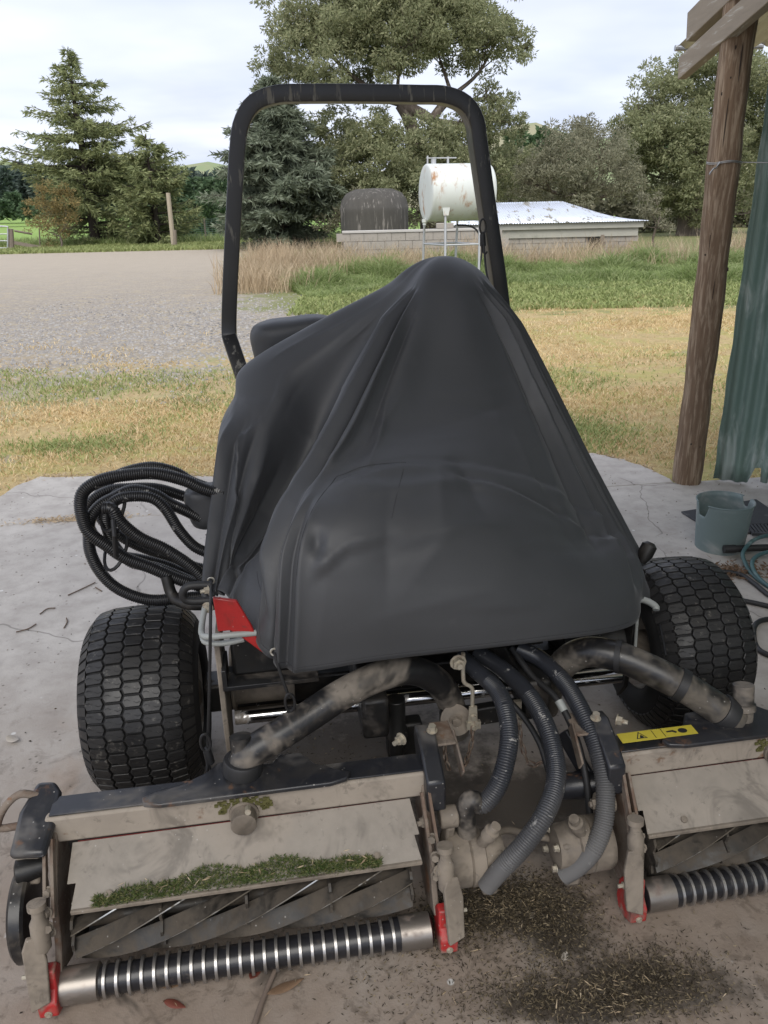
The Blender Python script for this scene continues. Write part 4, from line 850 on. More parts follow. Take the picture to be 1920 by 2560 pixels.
def chain(pts):
    e = bpy.data.objects.new('chain', None); link(e, mower); q = cr(pts, 60); L = np.r_[0, np.cumsum(np.linalg.norm(np.diff(q, axis=0), axis=1))]; k = max(2, int(L[-1]/.0215))
    for i in range(k):
        s_ = (i+.5)/k*L[-1]; p = Vector([np.interp(s_, L, q[:, j]) for j in range(3)]); p2 = Vector([np.interp(min(L[-1], s_+.004), L, q[:, j]) for j in range(3)]); p1 = Vector([np.interp(max(0, s_-.004), L, q[:, j]) for j in range(3)])
        o = bpy.data.objects.new('link', link_me); link(o, e); o.location = p; o.rotation_euler = ((p2-p1).to_track_quat('Z', 'X') @ Matrix.Rotation(R_(45 + 90*(i % 2)), 3, 'Z').to_quaternion()).to_euler()
chain([Lv(1182, 1815, -.37), Lv(1180, 1850, -.37), Lv(1170, 1890, -.40), Lv(1162, 1915, -.44)])
chain([Lv(1112, 1862, -.47), Lv(1113, 1890, -.47), Lv(1122, 1925, -.47)])
chain([Lv(1298, 1800, -.35), Lv(1302, 1850, -.37), Lv(1318, 1900, -.40), Lv(1338, 1912, -.42), Lv(1352, 1905, -.43)])

# red fender, grey guard bars, black loop handle
m = MB(); fp = [Lv(x, y, -.36) for x, y in ((532, 1492), (592, 1500), (628, 1560), (660, 1632), (605, 1592), (575, 1574), (545, 1577))]; c = sum(fp, Vector())/len(fp)
m.prism([(p.x-c.x, p.z-c.z) for p in fp], c, (1, 0, 0), (0, 0, 1), .012); part(m, 'fender', 'red_bright', bevel=.003, label='bright red fender corner showing under the cover')
rod('guard_bar', [Lv(512, 1520, -.22), Lv(505, 1560, -.28), Lv(505, 1585, -.33), Lv(520, 1592, -.36), Lv(570, 1588, -.37), Lv(640, 1582, -.36)], .0078, 'grey_bar', 12, 40)
rod('guard_bar', [Lv(505, 1590, -.30), Lv(515, 1606, -.33), Lv(560, 1608, -.34), Lv(610, 1598, -.34)], .0070, 'grey_bar', 12, 30)
rod('guard_bar', [Lv(1575, 1500, -.10), Lv(1610, 1500, -.12), Lv(1638, 1515, -.15), Lv(1640, 1525, -.16)], .010, 'grey_bar', 12, 24)
rod('guard_bar', [Lv(1598, 1490, -.15), Lv(1592, 1560, -.16), Lv(1588, 1620, -.16)], .005, 'grey_bar', 8, 12)
lp = [Lv(x, y, -.16) for x, y in ((530, 1500), (490, 1503), (466, 1500), (457, 1488), (462, 1472), (480, 1464), (530, 1462))]
rod('loop_handle', lp, .0105, 'black_rubber', 12, 40)
m = MB(); m.hexbolt(Lv(522, 1475, -.17), (-1, -.3, 0), .010, .01, .01); m.hexbolt(Lv(520, 1518, -.22), (-.3, -1, 0), .011, .01); part(m, 'handle_bolts', 'zinc', kind='stuff')
m = MB(); m.lathe(Lv(1606, 1400, .02), (.5, .2, .9), [(-.01, .012), (.02, .024), (.05, .024), (.06, .012)], 14); part(m, 'marker_knob', 'dark_frame')

# ------------------------------------------------------------------ roll bar
sec = []
for k in range(16):
    a = 2*math.pi*(k+.5)/16; cx, cy = math.cos(a), math.sin(a); p = .16
    sec.append((math.copysign(abs(cx)**p, cx)*.0262, math.copysign(abs(cy)**p, cy)*.040))
RV = .84
rp = [Lv(640, 1150, .66), Lv(618, 985, .72), Lv(601, 925, .76), Lv(582, 868, .81), Lv(573, 830, RV), Lv(576, 705, RV), Lv(587, 488, RV), Lv(594, 370, RV), Lv(604, 308, RV), Lv(634, 260, RV), Lv(690, 238, RV), Lv(760, 235, RV), Lv(900, 235, RV), Lv(1040, 237, RV), Lv(1110, 240, RV), Lv(1160, 262, RV), Lv(1186, 305, RV), Lv(1194, 360, RV), Lv(1212, 488, RV), Lv(1240, 678, RV), Lv(1252, 770, RV), Lv(1262, 850, .81), Lv(1262, 960, .74), Lv(1255, 1150, .66)]
m = MB(); m.tube(cr(rp, 150), 1.0, 16, sec=sec); 
n = NT('rops_mat'); c = n.mix(n.noise(8, 5), (.010, .0105, .013), (.020, .021, .024)); st = n.noise(38, 6, .7, stretch=(1, 1, .16)); g = n.math('MULTIPLY', n.ramp(st, .56, .64, 0, .8), n.ramp(n.noise(3.5, 3), .40, .55))
c = n.mix(g, c, (.22, .21, .18)); n.fin(c, n.ramp(g, 0, 1, .36, .85), 0, .5)
part(m, 'roll_bar', 'rops_mat', smooth=28)
# seat, steering tower hidden below the cover
m = MB(); m.box((-.10, .52, .92), (.44, .10, .46)); m.box((-.08, .30, .74), (.46, .46, .12)); part(m, 'seat', 'black_rubber', bevel=.03, seg=3, kind='stuff')
m = MB(); m.tube([(.10, -.10, .60), (.12, .10, .95), (.14, .24, 1.33)], .03, 12); m.lathe((.14, .24, 1.33), (0, -.1, 1), [(0, .06), (.03, .06)], 24); part(m, 'steering_column', 'dark_frame', kind='stuff')
m = MB(); m.box((.02, .95, .55), (.56, .55, .36)); part(m, 'engine_hood', 'red_paint', bevel=.04, seg=3)

# ------------------------------------------------------------------ cutting units
rg_ = MB(); rg_.lathe((0, 0, 0), (1, 0, 0), [(-.0038, .030), (-.0035, .0372), (-.003, .0378), (.003, .0378), (.0035, .0372), (.0038, .030)], 28, caps=False); ring_me = rg_.mesh('roller_ring'); ring_me.materials.append(M['ring_steel']); ring_me.shade_smooth(); ring_me.set_sharp_from_angle(angle=R_(40))
def cutting_unit(u0, u1, s, label, dz=0.0, px_=.465):
    """u0 inner end (motor), u1 outer end; s = direction from inner to outer"""
    cu = bpy.data.objects.new('cutting_unit', None); link(cu, mower); cu['label'] = label
    def C(m, name, mat, **k): return m.build(name, mat, cu, **k)
    L = abs(u1-u0); X = lambda t: u0 + s*t                    # t metres from the inner end
    ex = V3(s, 0, 0)
    # front roller
    rv, rw = -.722, .040
    m = MB(); m.lathe((X(.03), rv, rw), ex, [(0, .030), (.004, .036), (.09, .0365), (.094, .031), (L-.14, .031), (L-.136, .0365), (L-.064, .036), (L-.06, .030)], 32); C(m, 'front_roller', 'roller_core', smooth=40)
    for t0, t1 in ((.032, .108), (L-.128, L-.032)):
        m = MB(); m.lathe((X(t0), rv, rw), ex, [(0, .031), (.003, .0385), (t1-t0-.003, .0385), (t1-t0, .031)], 32); C(m, 'roller_end', 'roller_end', smooth=40)
    k = int((L-.262)/.0262)+1
    for i in range(k):
        o = bpy.data.objects.new('roller_ring', ring_me); link(o, cu); o.location = (X(.122 + (L-.262)*i/(k-1)), rv, rw)
    # main bar with a darker cap plate on top
    b0, b1 = .294+dz, .362+dz; vf, vb = -.575, -.510
    m = MB(); m.bar((X(.01), (vf+vb)/2, (b0+b1)/2), (X(L-.03), (vf+vb)/2, (b0+b1)/2 + .004), vb-vf, b1-b0); C(m, 'main_bar', 'bar_dusty', bevel=.006)
    m = MB(); m.bar((X(.015), (vf+vb)/2+.004, b1+.0035), (X(L-.04), (vf+vb)/2+.004, b1+.0075), vb-vf-.004, .005); C(m, 'bar_top_skin', 'bar_top', bevel=.002)
    # pivot plate
    cx = L*px_; m = MB()
    pl = [(-.22, -.035), (-.18, -.045), (.20, -.045), (.235, -.035), (.24, -.015), (.21, .0), (.16, .01), (.10, .045), (.075, .075), (.02, .078), (.0, .05), (-.05, .05), (-.07, .078), (-.12, .075), (-.15, .03), (-.2, .0), (-.23, -.015)]
    m.prism([(s*x, y) for x, y in pl], (X(cx), vb-.035, b1+.014), (1, 0, 0), (0, 1, 0), .012); C(m, 'pivot_plate', 'bar_top', bevel=.003)
    pv_ = V3(X(cx+.015), vb-.012, b1+.01)
    m = MB(); m.lathe(pv_, (0, .25, 1), [(0, .022), (.03, .024), (.034, .030), (.05, .030), (.052, .025), (.10, .026)], 20); C(m, 'pivot_pin', 'arm_tan', smooth=40)
    cx = L*.465
    m = MB(); m.lathe((X(cx+.02), vf+.005, b0+.022), (0, -1, 0), [(0, .034), (.012, .034), (.013, .029), (.045, .029), (.047, .025)], 24); C(m, 'pivot_nose', 'cast_tan', smooth=40)
    m = MB(); m.lathe((X(cx+.02)+.012, vf-.02, b0+.052), (0, -1, .2), [(0, .007), (.02, .007)], 8); C(m, 'grease_nipple', 'zinc')
    m = MB(); rr2 = random.Random(4)
    for q_ in range(60): a = rr2.uniform(0, 6.3); r = rr2.uniform(.03, .055); m.box((X(cx+.02)+r*1.3*math.cos(a), vf-.002, b0+.03+abs(r*math.sin(a))*.8), (.008, .006, .006))
    C(m, 'moss_clump', 'moss', kind='stuff')
    # shield
    S0, S1 = (-.572, .292+dz), (-.690, .218+dz); m = MB(); t0, t1 = .045, L-.075
    a_ = (S1[0]-S0[0], S1[1]-S0[1]); ll = math.hypot(*a_); ey = V3(0, a_[0], a_[1]).normalized()
    poly = [(t0+.005, 0), (t1-.004, 0), (t1, ll*.62), (t1-.018, ll*.62), (t1-.012, ll), (t0, ll), (t0+.008, ll*.60), (t0-.004, ll*.60)]
    m.prism([(s*x, y) for x, y in poly], (X(0), S0[0], S0[1]), (1, 0, 0), ey, .004); C(m, 'shield', 'shield_mat', bevel=.0012)
    m = MB(); m.bar((X(t0), S1[0]-.004, S1[1]-.002), (X(t1-.012), S1[0]-.004, S1[1]-.002), .008, .010); C(m, 'shield_lip', 'cast_tan', bevel=.002)
    for tt in (t0+.10, t1-.09):
        m = MB(); nrm = V3(0, -a_[1]*-1, 0); p = V3(X(tt), S0[0]+a_[0]*.86, S0[1]+a_[1]*.86+.003); m.lathe(p, (0, -.5, .85), [(0, .008), (.005, .008), (.006, .005)], 12); C(m, 'shield_stud', 'cast_tan')
    m = MB(); m.bar((X(.06), -.565, .19), (X(L-.07), -.565, .19), .01, .22); C(m, 'rear_shield', 'dark_frame')
    m = MB(); m.bar((X(.06), -.566, .284+dz), (X(L-.09), -.566, .286+dz), .010, .014); C(m, 'red_rail', 'red_paint')
    # reel
    rv2, rw2, rr_ = -.630, .125+dz*.5, .083
    m = MB(); m.cyl((X(.06), rv2, rw2), (X(L-.08), rv2, rw2), .017, 14); C(m, 'reel_shaft', 'reel_steel')
    LL = L-.15
    for sp in range(5):
        m = MB(); pts = []
        for k in range(27): a = 2*math.pi*k/27; pts.append(((rr_-.008)*(1.0 if k % 3 else .80)*math.cos(a), (rr_-.008)*(1.0 if k % 3 else .80)*math.sin(a)))
        m.prism(pts, (X(.07 + LL*sp/4), rv2, rw2), (0, 1, 0), (0, 0, 1), .006); C(m, 'reel_spider', 'reel_steel')
    for bl in range(8):
        m = MB(); e = MB(); kk = 40; vs = []; ve = []
        for i in range(kk+1):
            t = i/kk; a = bl*2*math.pi/8 - s*t*4.0 + .25; x = X(.07 + LL*t)
            for r, da in ((rr_, 0), (rr_-.032, -.42), (rr_-.032, -.34), (rr_-.001, .035)): vs.append((x, rv2 + r*math.cos(a+da), rw2 + r*math.sin(a+da)))
        m.add(vs, [(i*4+j, i*4+(j+1) % 4, i*4+4+(j+1) % 4, i*4+4+j) for i in range(kk) for j in range(4)] + [(0, 1, 2, 3), (kk*4+3, kk*4+2, kk*4+1, kk*4)])
        o = C(m, 'reel_blade', 'reel_steel', smooth=30); o.data.materials.append(M['blade_edge'])
        for p in o.data.polygons:
            if p.index < kk*4 and p.index % 4 == 3: p.material_index = 1
    m = MB(); m.bar((X(.05), -.60, .045), (X(L-.06), -.60, .045), .07, .02); C(m, 'bed_bar', 'reel_steel', bevel=.003)
    # end frames
    for t, outer in ((.015, False), (L-.045, True)):
        m = MB(); pr = [(-.72, .075), (-.69, .12), (-.66, .21), (-.575, .33), (-.50, .33), (-.50, .20), (-.56, .05), (-.64, .03)]
        m.prism(pr, (X(t), 0, dz*.5), (0, 1, 0), (0, 0, 1), .014); C(m, 'end_frame', 'rusty', bevel=.003)
        tt = t + (-.016 if not outer else .016)
        # roller bracket: red foot, tan link, adjuster barrel
        m = MB(); m.prism([(-.775, .02), (-.745, .005), (-.71, .005), (-.695, .03), (-.70, .085), (-.725, .12), (-.75, .12), (-.755, .075), (-.775, .055)], (X(tt), 0, 0), (0, 1, 0), (0, 0, 1), .040); C(m, 'roller_bracket', 'red_bracket', bevel=.004)
        m = MB(); m.prism([(-.022, -.075), (.016, -.085), (.022, .05), (.012, .075), (-.014, .07), (-.024, .02)], (X(tt+(-.012 if not outer else .012)), -.755, .135), (s*.98, -.2, 0), (0, .28, .96), .014); C(m, 'adjuster_link', 'cast_tan', bevel=.003)
        m = MB(); m.lathe((X(tt-.002), -.735, .160), (0, .22, 1), [(0, .010), (.012, .019), (.07, .019), (.082, .013), (.10, .012), (.102, .019), (.115, .019)], 16); C(m, 'adjuster_barrel', 'cast_tan', smooth=40)
        m = MB(); m.hexbolt((X(tt + (-.02 if not outer else .02)), -.745, .11), (-s if not outer else s, 0, 0), .009, .012, .012); C(m, 'bracket_bolt', 'zinc')
        m = MB(); m.hexbolt((X(tt), -.775, .03), (0, -1, 0), .006, .003); C(m, 'foot_bolt', 'zinc')
        # hanger: arm of flat bars from bar down to the frame
        m = MB(); m.bar((X(t-.004), -.60, .335+dz), (X(t-.010), -.70, .215+dz), .022, .007, up=(1, 0, 0)); C(m, 'hanger_strap', 'rusty', bevel=.001)
        m = MB(); m.bar((X(t+.012), -.60, .33+dz), (X(t+.008), -.705, .205+dz), .018, .007, up=(1, 0, 0)); C(m, 'hanger_strap', 'rusty', bevel=.001)
        for (vv, ww, xx) in ((-.695, .235, .018), (-.715, .215, -.018), (-.70, .185, .012), (-.66, .255, .02)):
            m = MB(); m.hexbolt((X(t), vv-.006, ww+dz), (s*xx*20, -1, .3), .009, .011); C(m, 'hanger_bolt', 'cast_tan')
    # inner bracket: end plate folded over the bar, eye bush
    m = MB(); m.prism([(-.62, .285), (-.59, .275), (-.565, .30), (-.49, .32), (-.45, .385), (-.46, .415), (-.50, .42), (-.565, .388), (-.61, .36)], (X(-.006), 0, dz), (0, 1, 0), (0, 0, 1), .045); C(m, 'bar_bracket', 'bar_top', bevel=.006)
    m = MB(); m.cyl((X(-.055), -.615, .262+dz), (X(-.012), -.615, .262+dz), .026, 22); m.build('eye_bush', 'cast_tan', cu, bevel=.004); m = MB(); m.hexbolt((X(-.055), -.615, .262+dz), (-s, 0, 0), .013, .010, .006); C(m, 'bush_bolt', 'cast_tan')
    m = MB(); m.hexbolt((X(.02), -.62, .262+dz), (s, -.3, 0), .012, .012, .008); C(m, 'bush_bolt', 'cast_tan')
    m = MB(); m.bar((X(-.035), -.62, .245+dz), (X(-.03), -.60, .15+dz), .022, .03); C(m, 'eye_stem', 'cast_tan', bevel=.006)
    m = MB(); m.box((X(-.05), -.48, .395+dz), (.05, .09, .007)); m.bar((X(-.075), -.48, .395+dz), (X(-.08), -.57, .34+dz), .006, .04); C(m, 'chain_bracket', 'rusty', bevel=.003, kind='stuff')
    m = MB(); m.hexbolt((X(-.02), -.50, .422+dz), (0, -.1, 1), .010, .014); m.hexbolt((X(.05), -.475, .39+dz), (s*.8, -.6, 0), .012, .012, .014); C(m, 'bracket_bolts', 'zinc', kind='stuff')
    # hydraulic motor on the inner end
    mx = X(-.025); m = MB(); ax = V3(-s, 0, 0); mc = V3(mx, -.63, .145+dz*.5)
    m.lathe(mc, ax, [(0, .062), (.012, .066), (.05, .066), (.053, .062), (.056, .067), (.085, .067), (.088, .060), (.11, .056), (.135, .050), (.14, .03)], 30); C(m, 'reel_motor', 'cast_tan', smooth=35)
    m = MB(); m.box(mc + ax*.105 + V3(0, 0, 0), (.05, .085, .085)); m.box(mc + ax*.10 + V3(0, -.02, -.065), (.04, .05, .04)); C(m, 'motor_block', 'cast_tan', bevel=.008, kind='stuff')
    for q_ in range(4): a = R_(45+90*q_); m = MB(); m.hexbolt(mc + ax*.14 + V3(0, .045*math.cos(a), .045*math.sin(a)), ax, .008, .009); C(m, 'motor_bolt', 'zinc')
    m = MB(); m.lathe(mc + ax*.08 + V3(0, -.02, .055), (-s*.4, -.25, .9), [(0, .014), (.03, .014), (.032, .018), (.055, .018), (.057, .012), (.075, .012)], 14); C(m, 'motor_fitting', 'cast_tan', smooth=40)
    return cu, X, L
cuL, XL, LL_ = cutting_unit(-.105, -1.0, -1, 'left-hand cutting unit seen whole, grass clippings on its shield')
cuR, XR, LR_ = cutting_unit(.352, 1.25, 1, 'right-hand cutting unit cut off by the picture edge, yellow decal on its bar', dz=-.022, px_=.40)
# outer end of the left unit: folded end bracket with slot, castor-like counterweight
m = MB(); eb = [(-1.005, .405), (-.95, .425), (-.945, .30), (-.955, .275), (-.985, .265), (-1.0, .30)]
m.prism([(-.045, -.075), (.030, -.085), (.040, .01), (.038, .07), (.02, .10), (-.02, .105), (-.045, .03)], (-.985, -.565, .352), (1, .05, 0), (0, .97, .25), .022); m.build('end_bracket', 'bar_top', cuL, bevel=.012, seg=3)
m = MB(); fr = [Lv(x, y, -.50) for x, y in ((95, 1990), (52, 1985), (18, 2010), (-2, 2045), (-2, 2070), (45, 2065))]; m.tube(cr(fr, 26), .009, 8); m.build('hook_plate', 'rusty', cuL, smooth=60)
m = MB(); m.prism([(-.028, -.06), (.02, -.065), (.028, .03), (.01, .055), (-.025, .05)], (-1.005, -.60, .30), (1, 0, 0), (0, .35, .93), .022); m.build('end_hanger', 'cast_tan', cuL, bevel=.006)
m = MB(); m.lathe((-1.0, -.615, .275), (-1, -.2, 0), [(-.03, .02), (.01, .026), (.03, .026), (.034, .016)], 18); m.build('end_knob', 'dark_frame', cuL, smooth=40)
m = MB(); m.lathe((-1.0, -.625, .165), (-1, 0, 0), [(0, .03), (.006, .098), (.012, .104), (.034, .104), (.040, .098), (.044, .03)], 40); m.build('counterweight', 'arm_black', cuL, smooth=40)
# hook the decal onto the right bar
dc = V3(.352+.03, -.537, .372-.022+.0095); m = MB(); m.box((dc.x+.10, dc.y, dc.z), (.20, .036, .0012)); d_ = m.build('warning_decal', 'decal_yellow', cuR)
mk = MB(); z_ = dc.z+.0012
tri = lambda r: [(r*math.sin(a), r*math.cos(a)) for a in (0, 2.094, 4.189)]
o_, i_ = tri(.017), tri(.0125); cc = V3(dc.x+.055, dc.y-.002, z_)
mk.add([cc + V3(x, y, 0) for x, y in o_] + [cc + V3(x, y, 0) for x, y in i_], [(k, (k+1) % 3, 3+(k+1) % 3, 3+k) for k in range(3)])
mk.prism([(-.004, -.006), (.005, -.006), (.006, -.002), (.001, .004), (-.002, .001)], cc, (1, 0, 0), (0, 1, 0), .0006)
cc2 = V3(dc.x+.155, dc.y, z_); mk.prism([(.012*math.cos(a), .009*math.sin(a)) for a in np.linspace(0, 6.0, 14)], cc2 + V3(.012, 0, 0), (1, 0, 0), (0, 1, 0), .0006); mk.prism([(-.03, .004), (-.012, .006), (-.004, -.002), (-.008, -.006), (-.016, .0), (-.03, .0)], cc2, (1, 0, 0), (0, 1, 0), .0006)
for xx in (.09, .115): mk.box((dc.x+xx, dc.y, z_), (.0012, .03, .0006))
mk.build('decal_print', 'decal_black', cuR, kind='stuff')

# ------------------------------------------------------------------ ribbed hoses to the reel motors
def ribbed(name, pts, r, mat, pitch=.0058, parent=None, smooth0=0.0, smooth1=0.0, amp=.085):
    q = cr(pts, 400); d = np.r_[0, np.cumsum(np.linalg.norm(np.diff(q, axis=0), axis=1))]; L = d[-1]; k = int(L/pitch)*3
    s_ = np.linspace(0, L, k+1); P = np.stack([np.interp(s_, d, q[:, j]) for j in range(3)], 1); R = []
    for i, x in enumerate(s_):
        f = 1.0 if (x > smooth0 and x < L-smooth1) else 0.0; R.append(r*(1 - amp*f*(0 if i % 3 else 1)) if f else r*.97)
    m = MB(); m.tube(P, R, 16); return m.build(name, mat, parent or mower, smooth=75)
ribbed('ribbed_hose', [Lv(1150, 1640, -.28), Lv(1195, 1680, -.34), Lv(1242, 1725, -.42), Lv(1264, 1775, -.50), Lv(1273, 1840, -.56), Lv(1264, 1905, -.60), Lv(1244, 1965, -.62), Lv(1215, 2005, -.625), Lv(1192, 2012, -.62)], .0225, 'hose_ribbed', smooth0=.12)
rod('hose_elbow', [Lv(1200, 2012, -.62), Lv(1180, 2000, -.62), Lv(1168, 2012, -.62), Lv(1165, 2040, -.62), Lv(1168, 2085, -.62)], [.024]*30, 'arm_tan', 14, 30)
ribbed('ribbed_hose', [Lv(1190, 1630, -.24), Lv(1255, 1672, -.30), Lv(1320, 1735, -.40), Lv(1365, 1815, -.50), Lv(1388, 1900, -.58), Lv(1387, 1970, -.64), Lv(1357, 2045, -.69), Lv(1307, 2115, -.71), Lv(1260, 2165, -.71), Lv(1215, 2215, -.70)], .0235, 'hose_ribbed', smooth0=.20, smooth1=.08)
ribbed('ribbed_hose', [Lv(1295, 1620, -.24), Lv(1355, 1650, -.28), Lv(1410, 1705, -.36), Lv(1455, 1780, -.46), Lv(1492, 1870, -.54), Lv(1512, 1960, -.60), Lv(1510, 2050, -.65), Lv(1485, 2120, -.68), Lv(1445, 2165, -.68), Lv(1408, 2188, -.67)], .0235, 'hose_ribbed', smooth0=.14, smooth1=.10)
rod('thin_hose', [Lv(1280, 1620, -.24), Lv(1330, 1690, -.32), Lv(1390, 1745, -.40), Lv(1435, 1830, -.48), Lv(1462, 1930, -.54), Lv(1474, 2030, -.58), Lv(1472, 2080, -.60)], .009, 'black_rubber', 10, 50)
rod('thin_hose', [Lv(1200, 1690, -.30), Lv(1290, 1770, -.38), Lv(1345, 1850, -.46), Lv(1372, 1930, -.52)], .008, 'black_rubber', 10, 40)
m = MB(); m.lathe(Lv(1397, 1752, -.41), (Lv(1415, 1785, -.44)-Lv(1397, 1752, -.41)), [(0, .0112), (.03, .0112)], 12); part(m, 'hose_sleeve', 'grey_bar')
rod('cross_pipe', [Lv(1235, 2085, -.62), Lv(1270, 2075, -.60), Lv(1330, 2088, -.60), Lv(1400, 2100, -.60)], .009, 'cast_tan', 10, 24)
m = MB(); a_, b_ = Lv(1400, 1965, -.50), Lv(1555, 1955, -.55); m.cyl(a_, b_, .034, 20); part(m, 'carrier_tube', 'bar_top', bevel=.004)
m = MB(); a_, b_ = Lv(1405, 1830, -.42), Lv(1480, 1960, -.52); m.bar(a_, b_, .012, .05); part(m, 'carrier_arm', 'bar_top', bevel=.004)
m = MB(); m.tube([Lv(1245, 1737, -.455), Lv(1262, 1741, -.47), Lv(1268, 1752, -.47)], .006, 6); part(m, 'hose_tie', 'grey_bar')
# ------------------------------------------------------------------ fabric cover
cover = empty('machine_cover', MO, MYAW, label='dark grey fabric cover draped over the mower', cat='cover')
SH = -.22
def cc_(*pts): return [Lv(x, y, v + SH) for x, y, v in pts]
cols = [
 cc_((1003, 683, .56), (960, 716, .62), (850, 773, .66), (740, 833, .68), (650, 886, .66), (596, 932, .64), (588, 985, .58), (574, 1030, .52), (551, 1075, .46), (543, 1130, .42), (536, 1220, .36), (528, 1310, .28), (522, 1400, .2), (521, 1478, .12)),
 cc_((1010, 700, .52), (950, 752, .57), (835, 845, .59), (735, 925, .56), (690, 1005, .49), (650, 1110, .40), (612, 1230, .30), (580, 1340, .19), (560, 1430, .12), (548, 1486, .07)),
 cc_((1020, 713, .49), (968, 790, .53), (893, 915, .54), (822, 1055, .50), (760, 1180, .43), (700, 1300, .33), (640, 1390, .20), (598, 1442, .08), (572, 1492, .0)),
 cc_((1036, 718, .44), (990, 790, .38), (920, 920, .27), (850, 1055, .16), (785, 1170, .07), (725, 1265, .0), (680, 1360, -.06), (664, 1440, -.11), (655, 1540, -.16), (650, 1626, -.18)),
 cc_((1064, 720, .41), (1030, 810, .33), (970, 950, .22), (910, 1085, .11), (850, 1180, .01), (790, 1270, -.10), (756, 1390, -.17), (748, 1540, -.21), (741, 1676, -.22)),
 cc_((1104, 722, .40), (1088, 810, .34), (1065, 950, .25), (1045, 1080, .14), (1010, 1170, .0), (980, 1300, -.14), (970, 1450, -.20), (965, 1560, -.225), (960, 1651, -.23)),
 cc_((1148, 720, .41), (1180, 825, .35), (1225, 1000, .26), (1265, 1150, .12), (1295, 1300, -.06), (1318, 1450, -.16), (1330, 1540, -.19), (1338, 1606, -.20)),
 cc_((1182, 712, .44), (1250, 825, .41), (1330, 1000, .34), (1405, 1170, .24), (1470, 1310, .12), (1525, 1400, .0), (1560, 1490, -.07), (1572, 1566, -.09)),
 cc_((1204, 700, .49), (1274, 822, .47), (1358, 990, .43), (1448, 1170, .37), (1528, 1320, .28), (1583, 1410, .16), (1604, 1452, .10), (1606, 1500, .07)),
 cc_((1216, 692, .56), (1262, 762, .57), (1340, 902, .56), (1440, 1102, .52), (1540, 1292, .44), (1590, 1392, .36), (1611, 1440, .28), (1611, 1480, .22)),
 [V3(.25, .36, 1.36), V3(.40, .45, 1.12), V3(.52, .50, .88), V3(.60, .48, .66), V3(.62, .46, .56)],
 cc_((1110, 690, .66), (1050, 790, .80), (980, 900, .92), (930, 1000, .98), (900, 1150, 1.0), (880, 1300, .98)),
 cc_((1030, 695, .62), (970, 745, .70), (860, 810, .76), (760, 870, .80), (680, 930, .82), (640, 985, .82), (630, 1060, .80), (620, 1150, .76), (615, 1300, .70)),
]
NR, NS = 110, 32; NC = len(cols)
base = np.array([cr(c, NR) for c in cols])                  # NC x NR x 3
ext = np.concatenate([base[-2:], base, base[:3]], 0); grid = []
for c in range(NC):
    p0, p1, p2, p3 = ext[c+1], ext[c+2], ext[c+3], ext[c+4]
    for k in range(NS):
        t = k/NS; grid.append(.5*((2*p1)+(-p0+p2)*t+(2*p0-5*p1+4*p2-p3)*t*t+(-p0+3*p1-3*p2+p3)*t**3))
grid = np.array(grid)                                        # (NC*NS) x NR x 3
du = np.roll(grid, -1, 0) - np.roll(grid, 1, 0); dv = np.gradient(grid, axis=1); nrm = np.cross(dv, du); nrm /= np.linalg.norm(nrm, axis=2, keepdims=True)+1e-9
cen = np.array([.1, .1, .6]); out = grid - cen; out[:, :, 2] *= .3
nrm *= np.sign((nrm*out).sum(2, keepdims=True))
Sg = (np.arange(NC*NS)/NS)[:, None]*np.ones((1, NR)); Tg = np.linspace(0, 1, NR)[None]*np.ones((NC*NS, 1)); disp = np.zeros_like(Sg)
def fold(kn, w, amp, t0, t1, fade=.12, w2=None):
    """kn: (t, s) knots of the crest line"""
    sl = np.interp(Tg, [k[0] for k in kn], [k[1] for k in kn]); ww = w + ((w2 or w)-w)*np.clip((Tg-t0)/(t1-t0), 0, 1)
    env = np.clip((Tg-t0)/fade, 0, 1)*np.clip((t1-Tg)/fade, 0, 1); d = (Sg-sl)/ww
    return 2.0*amp*env*np.exp(-np.where(d*np.sign(amp) < 0, np.abs(d)*1.25, np.abs(d)*.9)**1.15)
disp += fold([(0, 2.72), (.6, 2.78)], .10, .016, .0, .60)
disp += fold([(0, 2.90), (.6, 2.92)], .07, -.016, .0, .60)
disp += fold([(0, 3.05), (.6, 3.06), (1, 3.2)], .13, .018, .0, .92)
disp += fold([(0, 3.26), (.6, 3.30)], .10, -.013, .0, .66)
disp += fold([(0, 3.48), (.6, 3.55)], .14, .009, .0, .58)
disp += fold([(0, 3.85), (.5, 4.2)], .16, -.006, .05, .50)
disp += fold([(.30, 4.15), (.52, 4.5)], .12, .006, .28, .55)
disp += fold([(0, 6.7), (1, 6.6)], .25, .006, .03, .75)
disp += fold([(0, 7.02), (1, 6.9)], .16, -.010, .02, .85)
disp += fold([(0, 7.28), (1, 7.2)], .15, .014, .0, .95)
disp += fold([(0, 7.52), (1, 7.45)], .12, -.016, .02, .95)
disp += fold([(0, 7.76), (1, 7.72)], .13, .018, .0, .98)
disp += fold([(0, 8.0), (1, 8.0)], .11, -.016, .0, .98)
disp += fold([(0, 8.25), (1, 8.26)], .12, .015, .0, .96)
disp += fold([(0, 8.5), (1, 8.5)], .12, -.014, .03, .98)
disp += fold([(0, 8.75), (1, 8.75)], .12, .010, .03, .98)
disp += fold([(0, 6.2), (.5, 6.3), (1, 6.9)], .20, -.006, .45, .85)
disp += fold([(0, 6.0), (.6, 6.35), (.8, 7.1)], .16, .006, .40, .78)
disp += fold([(.45, 5.45), (.7, 5.75)], .12, -.006, .46, .72)
disp += fold([(.5, 5.3), (.72, 5.4)], .10, .005, .48, .74)
disp += fold([(.55, 4.9), (.8, 5.0)], .2, -.004, .55, .9)
for s0, a in ((.25, .010), (.55, -.009), (.85, .010), (1.15, -.008), (1.5, .008), (1.85, -.008)): disp += fold([(0, s0), (1, s0)], .13, a, .55, 1.15)
